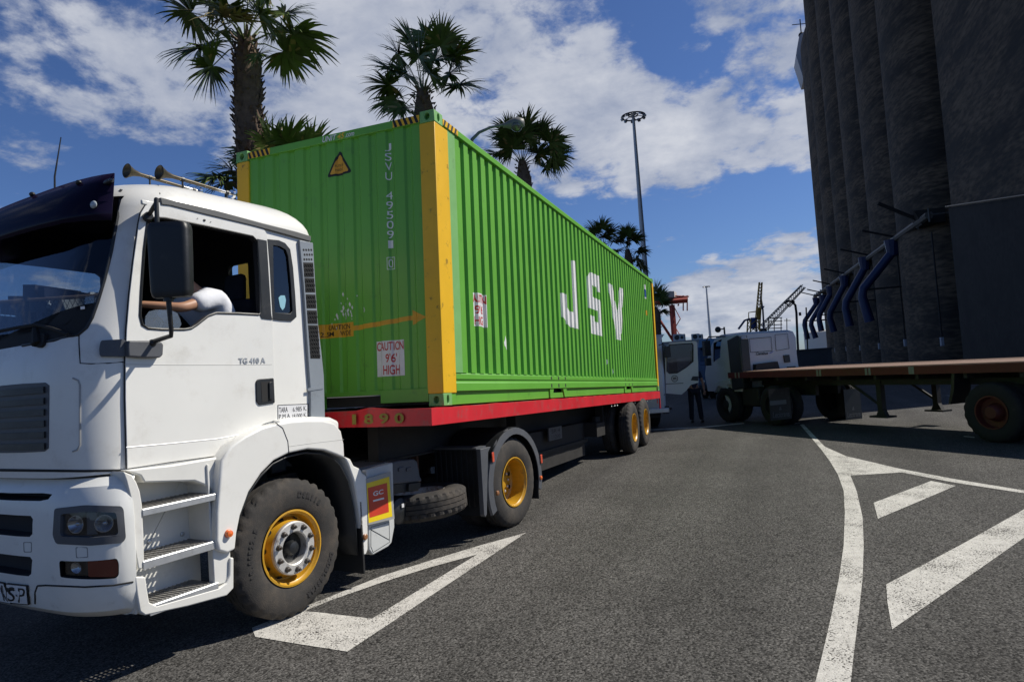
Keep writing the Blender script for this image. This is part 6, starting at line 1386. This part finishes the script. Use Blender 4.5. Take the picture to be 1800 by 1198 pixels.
# red harbour crane
D = 150; p0 = at(1187, D); RC = mat('red_crane_paint', (.30, .03, .02), .6, var=.2, vs=.3)
em = empty('harbour_crane', 'red gantry crane with white machine house behind the palm by the container', 'crane', p0)
def C_(x, y, d=0): return dep(x, y, D+d)-p0
m = MB(); a = C_(1181, 536); m.tube([(a.x, a.y, 0), tuple(a)], .62, 4); rl = m.build('leg', RC, em)
m = MB(); m.tube([C_(1150, 547), C_(1186, 603)], .30, 6); m.build('brace', RC, em)
m = MB(); m.tube([C_(1150, 531), C_(1208, 526)], .75, 4); m.build('girder', RC, em)
random.seed(9)
m = MB()
for k in range(12): x = 1172+random.random()*36; y = 520+random.random()*18; m.tube([C_(x, y), C_(x+random.uniform(-7, 7), y+random.uniform(-7, 7))], .16, 4)
for x in (1176, 1190, 1201, 1208): m.tube([C_(x, 519), C_(x, 546 if x > 1195 else 534)], .14, 4)
m.tube([C_(1174, 519.5), C_(1211, 521)], .15, 4); m.tube([C_(1186, 541), C_(1196, 560)], .1, 4).tube([C_(1196, 560), C_(1187, 575)], .1, 4).tube([C_(1187, 575), C_(1196, 590)], .1, 4); m.build('ladder_and_rails', RC, em)
m = MB(); a, b = C_(1164, 524), C_(1186, 512); m.b2((a.x, a.y, a.z), (a.x+4, b.y, b.z)); m.build('machine_house', mat('pale_machine_house', (.5, .47, .45), .6), em)
# yellow derrick and lattice boom
D = 90; p0 = at(1328, D); YC = mat('rusty_yellow_crane', (.62, .36, .07), .7, var=.4, vs=.8)
em = empty('derrick_crane', 'rusty yellow derrick with upright boom and blue tank behind the white lorry roof', 'crane', p0)
def lat(A, B, w, n, r, mm, C=C_):
    A = Vector(A); B = Vector(B); d = (B-A).normalized(); s_ = d.cross(FW).normalized(); t_ = d.cross(s_).normalized()
    cs = [s_*w+t_*w, -s_*w+t_*w, -s_*w-t_*w, s_*w-t_*w]
    for c_ in cs: mm.tube([A+c_, B+c_*.6], r, 4)
    for k in range(n):
        for i in range(4):
            a = A.lerp(B, k/n)+cs[i]*(1-.4*k/n); b = A.lerp(B, (k+1)/n)+cs[(i+1) % 4]*(1-.4*(k+1)/n); mm.tube([a, b], r*.6, 3)
m = MB(); lat(C_(1331, 578), C_(1337, 496), .28, 14, .06, m); m.build('boom', YC, em)
m = MB(); lat((C_(1325, 640).x, C_(1325, 640).y, 0), C_(1324, 560), .9, 8, .10, m); m.tube([C_(1315, 562), C_(1336, 560)], .1, 4).tube([C_(1316, 562), C_(1316, 549), C_(1330, 547)], .07, 4).tube([C_(1333, 560), C_(1334, 541)], .3, 5); m.build('tower', YC, em)
m = MB(); a = C_(1325, 578); m.tube([a, C_(1325, 558)], .42, 12); m.build('blue_tank', mat('blue_tank_paint', (.02, .06, .25), .5), em)
m = MB(); m.tube([C_(1337, 520), C_(1341, 545), C_(1343, 580)], .12, 6).tube([C_(1340, 540), C_(1341, 541)], .3, 6); m.tube([C_(1298, 578), C_(1309, 563), C_(1318, 560)], .15, 6); m.build('hydraulic_pipe', mat('blue_grey_pipe', (.08, .12, .22), .5), em)
p0 = at(1345, 95); D = 95; em = empty('lattice_boom_crane', 'pale lattice crane boom slanting up to the right above the white lorry', 'crane', p0)
m = MB(); lat(C_(1341, 577), C_(1412, 503), .45, 20, .07, m); m.build('boom', mat('rusty_grey_steel', (.42, .35, .27), .7, var=.3), em)
m = MB(); a = C_(1341, 577); m.tube([(a.x, a.y, 0), tuple(a)], .5, 8); m.build('boom_support', DARKMET, em)
m = MB(); 
for y in (559, 565, 571, 577): m.tube([C_(1350, y), C_(1375, y-1)], .06, 4)
for x in (1351, 1361, 1373): m.tube([C_(x, 558), C_(x, 600)], .06, 4)
m.tube([C_(1383, 559), C_(1383.5, 600)], .06, 4).tube([C_(1378, 563), C_(1390, 563)], .05, 4); m.build('railing', DARKMET, em)
p0 = at(1403, 60); D = 60; em = empty('street_lamp', 'curved double arm lamp post between the lattice boom and the silo', 'street lamp', p0)
b = C_(1399, 540); m = MB(); m.tube([(C_(1404, 640).x, C_(1404, 640).y, 0), C_(1402, 600), C_(1400, 550), C_(1398, 536), C_(1392, 530), C_(1386, 529), C_(1380, 532)], .10, 8); m.build('pole', DARKMET, em)
m = MB(); m.tube([C_(1380, 532), C_(1388, 539), C_(1396, 531)], .06, 6).tube([C_(1392, 527), C_(1397, 531)], .06, 6); m.b2(tuple(C_(1400, 553)-Vector((.2, .2, .1))), tuple(C_(1404, 551)+Vector((.2, -.2, .1)))); m.build('bracket', DARKMET, em)
p0 = at(1419, 70); D = 70; em = empty('flagpole', 'thin pole beside the far blue loading spouts', 'pole', p0); m = MB(); m.tube([(C_(1420, 640).x, C_(1420, 640).y, 0), C_(1417, 540)], .08, 6); m.build('pole', DARKMET, em)
p0 = at(1440, 170); D = 170; tk = MB(); tz = C_(1440, 584).z; tk.lathe([(6.2, 0), (6.2, tz), (5.5, tz+.5), (.0001, tz+.7)], (0, -3.2, 0), (0, 0, 1), 40); o = tk.build('storage_tank', mat('white_tank_paint', (.72, .71, .66), .5, var=.04), None, ang=40); o.location = p0; tag(o, 'white cylindrical storage tank at the foot of the silo far end', 'tank')
p0 = at(1428, 58); em_ = MB(); zt_ = zat(1428, 615, 58); em_.b2((0, -1.6, 0), (3, 1.15, zt_)); em_.b2((-.1, -1.7, zt_), (3, 1.25, zt_+.12)); em_.b2((-.04, -1, .5), (0, .5, 1.7)); o = em_.build('low_building', mat('dark_low_building', (.06, .06, .065), .8, var=.3, vs=.6), None); o.location = p0; tag(o, 'low dark building standing at the far foot of the silo', 'building')

# ------------------------------------------------------------------ palms
LEAF = mat('palm_leaf', (.10, .15, .03), .45, var=.35, vs=3, dirt=(.16, .15, .05), ds=2.5, dt=(.58, .75), damt=.5)
DEADL = mat('dry_palm_leaf', (.30, .24, .09), .7, var=.3, vs=4); PETI = mat('palm_stalk', (.10, .13, .04), .5, var=.2)
BARK = mat('palm_bark', (.15, .10, .065), .9, var=.5, vs=9, bump=1, bs=30)
def frond(C, hub, Lb, mm, pm, dead=False, n=50, spread=2.35):
    C = Vector(C); hub = Vector(hub); d = (hub-C); 
    mid = C.lerp(hub, .5)+Vector((0, 0, .12*d.length)); pm.tube([C, C.lerp(mid, .6), mid, mid.lerp(hub, .6), hub], [.035*Lb+.012, .016, .013, .011, .010], 5)
    dn = (hub-mid).normalized(); side = dn.cross(Vector((0, 0, 1)))
    if side.length < .2: side = RT.copy()
    side.normalize(); roll = random.uniform(-.9, .9); side.rotate(Matrix.Rotation(roll, 3, dn)); nrm = side.cross(dn)
    for k in range(n):
        a = -spread+2*spread*(k+.5)/n+random.uniform(-.03, .03); L_ = Lb*1.22*(.78+.25*cos(a*.6))*random.uniform(.86, 1.08)
        e = dn*cos(a)+side*sin(a)+nrm*(.22*cos(a*n*.5+k*pi)); e.normalize(); w_ = e.cross(nrm).normalized()
        pts = []; P = hub.copy(); v_ = e.copy(); wid = [.014, .050, .056, .036, .020, .003]
        dr = random.uniform(.35, 1.0)*(1.3 if dead else 1)
        for s_ in range(6):
            t = s_/5; pts.append((P.copy(), wid[s_]*Lb*1.15)); v_ = (v_+Vector((0, 0, -1))*dr*(t**2.2)*.55+Vector((random.uniform(-1, 1), random.uniform(-1, 1), random.uniform(-1, 1)))*.06*t).normalized(); P = P+v_*L_/5
        o = len(mm.v)
        for p, ww in pts: mm.v += [tuple(p-w_*ww), tuple(p+w_*ww+nrm*ww*.6)]
        for s_ in range(5): mm.f.append((o+2*s_, o+2*s_+1, o+2*s_+3, o+2*s_+2)); mm.m.append(1 if (dead or random.random() < .07) else 0)
def palm(px, py, D, trunk_px, rt, hubs, Lpx, label, dead=(), nf=0, stub=260, yb=0., group='fan palms behind the container'):
    # crown centre at a sight line and distance; hubs: where each fan leaf starts, as sight lines with a depth step
    C = dep(px, py, D); base = Vector((C.x, C.y, 0)); em = empty('fan_palm', label, 'palm tree', base, group); Lb = Lpx*D/FPX
    lm = MB(); pm = MB()
    for h in hubs: H = dep(h[0], h[1], D+(h[2] if len(h) > 2 else random.uniform(-.8, .8))); frond(C-base, H-base, Lb*(h[3] if len(h) > 3 else 1), lm, pm)
    for h in dead: H = dep(h[0], h[1], D+h[2]); frond(C-base, H-base, Lb*.8, lm, pm, True, 22)
    lm.build('crown', [LEAF, DEADL], em, ang=0, clean=False); pm.build('leaf_stalks', PETI, em)
    tm = MB(); z1 = C.z-base.z+.15; nseg = 14; path = [(.04*sin(i*.9), .04*cos(i*.7), z1*i/nseg) for i in range(nseg+1)]; path[-1] = (0, 0, z1)
    tm.tube(path, [rt*(1.15-.25*i/nseg) for i in range(nseg)]+[rt*.45], 14)
    z0 = max(.5, z1-4.5)
    for k in range(stub):
        z = z0+(z1-z0)*k/stub; a = k*2.4+random.uniform(-.3, .3); r_ = rt*(1.15-.25*z/z1)*(1.12 if z < z1-.4 else .9); e = Vector((cos(a), sin(a), 0)); t_ = Vector((-sin(a), cos(a), 0)); p = e*r_*.9+Vector((0, 0, z)); l_ = random.uniform(.10, .22); up_ = Vector((0, 0, 1)); q = p+e*(rt*random.uniform(.12, .38))+up_*l_*random.uniform(.3, 1)
        w_ = random.uniform(.03, .06); tm.add([p-t_*w_, p+t_*w_, p+up_*.05-e*.02, q-t_*w_*.5, q+t_*w_*.5, q+up_*.02], [(0, 1, 4, 3), (1, 2, 5, 4), (2, 0, 3, 5), (3, 4, 5)])
    tm.build('trunk', BARK, em, ang=30, clean=False); return em
random.seed(4)
palm(432, 78, 13, 0, .265, [(352, 84, .2, 1.0), (372, 118, -.4, .8), (335, 22, .4, .9), (375, 5, -.3, .95), (425, -10, .5), (400, 22, -.8, .75), (470, -5, .2), (500, 25, .6, .8), (515, 62, -.2, 1.05), (500, 92, .3, .85), (455, 25, -.9, .7), (480, 60, 1.0, .6), (440, -25, .8), (385, 55, 1.0, .7), (455, 95, -.8, .4)], 66, 'biggest fan palm, shaggy trunk rising behind the left end of the container', dead=[(392, 30, -1.0), (412, 40, -.9)], stub=420)
palm(743, 168, 19, 0, .33, [(700, 95), (722, 75), (748, 66), (775, 80), (800, 100), (790, 130), (808, 150, -.5, 1.05), (690, 125), (684, 150), (695, 175), (706, 190, -.8, .8), (765, 105), (735, 100), (712, 130), (755, 130, -1, .8)], 43, 'fan palm standing straight behind the nearest top corner of the green container', stub=200)
palm(918, 290, 28, 0, .35, [(885, 252), (898, 235), (925, 226), (948, 236), (968, 250), (972, 276), (960, 296), (878, 272), (900, 262), (930, 250), (945, 270), (915, 240)], 34, 'fan palm behind the street lamp head above the container roof', stub=120)
palm(1062, 432, 46, 0, .35, [(1046, 408), (1058, 402), (1070, 410), (1078, 425), (1042, 420), (1062, 418), (1050, 432)], 21, 'left one of two close dark fan palms halfway along the container roof', stub=60)
palm(1103, 442, 50, 0, .35, [(1090, 422), (1102, 414), (1114, 422), (1122, 440), (1085, 440), (1104, 430), (1118, 455), (1125, 465)], 22, 'right one of two close dark fan palms, next to the tall floodlight mast', stub=60)
palm(1152, 545, 40, 0, .28, [(1146, 518), (1154, 510), (1162, 520), (1166, 535), (1158, 527), (1163, 546), (1144, 536), (1167, 528)], 18, 'low dark fan palm peeping out right of the container rear end', stub=60)
palm(470, 330, 12.6, 0, .16, [(480, 262, 0), (462, 255, .3), (505, 252, -.2), (448, 268, .3), (440, 292, .5), (530, 270, 0), (548, 262, .4), (408, 300, .6), (400, 320, .3), (382, 312, 0.)], 50, 'young low fan palm whose bright leaf tips show above the left end of the container', stub=60)

# ------------------------------------------------------------------ mesh fence and machinery beyond the lorry, seen through its windows
fa, fb2 = dep(-260, 600, 10.5), dep(205, 600, 10.5); fa.z = fb2.z = 0; fdv = (fb2-fa); FL = fdv.length; ang_ = atan2(fdv.y, fdv.x)
MF = Matrix.Translation(fa) @ Matrix.Rotation(ang_, 4, 'Z'); em = empty('mesh_fence', 'tall diamond mesh fence beyond the white lorry cab, seen through its windscreen', 'fence', MF)
m = MB(); zf0, zf1 = .3, 3.45; nx_ = int(FL/.085)
for k in range(-int((zf1-zf0)/.17), nx_):
    for sg in (1, -1):
        x0 = k*.085*1.0 if sg == 1 else k*.085+(zf1-zf0)*.5; x1 = x0+sg*(zf1-zf0)*.5; z0_, z1_ = zf0, zf1
        a = Vector((x0, 0, z0_)); b = Vector((x1, 0, z1_))
        def clipx(p, q, X): t = (X-p.x)/(q.x-p.x); return p.lerp(q, t)
        if max(a.x, b.x) <= 0 or min(a.x, b.x) >= FL: continue
        if a.x < 0: a = clipx(a, b, 0.)
        if b.x < 0: b = clipx(b, a, 0.)
        if a.x > FL: a = clipx(a, b, FL)
        if b.x > FL: b = clipx(b, a, FL)
        m.tube([a, b], .0045, 3, cap=False)
m.build('wire_mesh', DARKMET, em, ang=0, clean=False)
for k in range(4): MB().tube([(FL*k/3, 0, 0), (FL*k/3, 0, zf1+.05)], .035, 8).build('post', DARKMET, em)
MB().tube([(0, 0, zf1), (FL, 0, zf1)], .03, 8).build('top_rail', mat('rusty_rail', (.22, .15, .10), .7), em)
mp_ = dep(60, 600, 14); mp_.z = 0; em = empty('port_machine', 'dark port machine with a hopper standing behind the diamond mesh fence', 'machine', mp_)
def PM(x, y): return dep(x, y, 14)-mp_
a, b, c_ = PM(10, 560), PM(95, 500), PM(78, 487); m = MB()
def pbox(px0, py0, px1, py1, name, mt_=DKPAINT):
    a = PM(px0, py1); b = PM(px1, py0); MB().add([tuple(PM(px0, py1)), tuple(PM(px1, py1)), tuple(PM(px1, py0)), tuple(PM(px0, py0))]+[tuple(PM(x, y)+Vector((1.2, .3, 0))) for x, y in ((px0, py1), (px1, py1), (px1, py0), (px0, py0))], [(0, 1, 2, 3), (7, 6, 5, 4), (0, 4, 5, 1), (1, 5, 6, 2), (2, 6, 7, 3), (3, 7, 4, 0)]).build(name, mt_, em)
NAVY = mat('navy_machine_paint', (.02, .025, .05), .5)
pbox(14, 520, 80, 548, 'machine_body', NAVY); pbox(40, 500, 62, 521, 'engine_housing', NAVY); pbox(66, 504, 78, 522, 'exhaust_box', NAVY); pbox(0, 530, 26, 552, 'side_box', NAVY); pbox(28, 545, 42, 690, 'leg', NAVY); pbox(64, 545, 74, 690, 'leg', NAVY); pbox(-40, 552, -28, 690, 'leg', NAVY)
m = MB(); m.add([tuple(PM(80, 540)), tuple(PM(118, 552)), tuple(PM(106, 520)), tuple(PM(88, 520))]+[tuple(PM(x, y)+Vector((.8, .2, 0))) for x, y in ((80, 540), (118, 552), (106, 520), (88, 520))], [(0, 1, 2, 3), (7, 6, 5, 4), (0, 4, 5, 1), (1, 5, 6, 2), (2, 6, 7, 3), (3, 7, 4, 0)]); m.build('hopper', mat('grey_hopper', (.12, .13, .13), .6), em)
m = MB(); m.tube([PM(88, 530)+Vector((-.05, 0, 0)), PM(91, 527)+Vector((-.05, 0, 0)), PM(89, 533)+Vector((-.05, 0, 0)), PM(94, 536)+Vector((-.05, 0, 0))], .02, 6); m.build('hopper_mark', WLET, em)
for i, (px0, px1, top, lb) in enumerate(((160, 165, 512, 'narrow far tower block seen through the lorry cab beside the wider one'), (171, 181, 513, 'wider far tower block seen through the lorry cab'))):
    D_ = 120; a = dep(px0, 640, D_); b = dep(px1, 640, D_); zt_ = dep(px0, top, D_).z; w_ = (b-a).length; q = MB(); q.b2((0, -w_, 0), (8, 0, zt_)); 
    em = empty('tower_block', lb, 'building', Vector((a.x, a.y, 0)), 'far tower blocks'); q.build('wall', HUTW, em)
    q = MB()
    for r_ in range(6): q.b2((-.03, -w_+.4, 2+r_*(zt_-3)/6), (-.0, -.4, 2.9+r_*(zt_-3)/6))
    q.build('window_rows', SIDEGLASS, em)
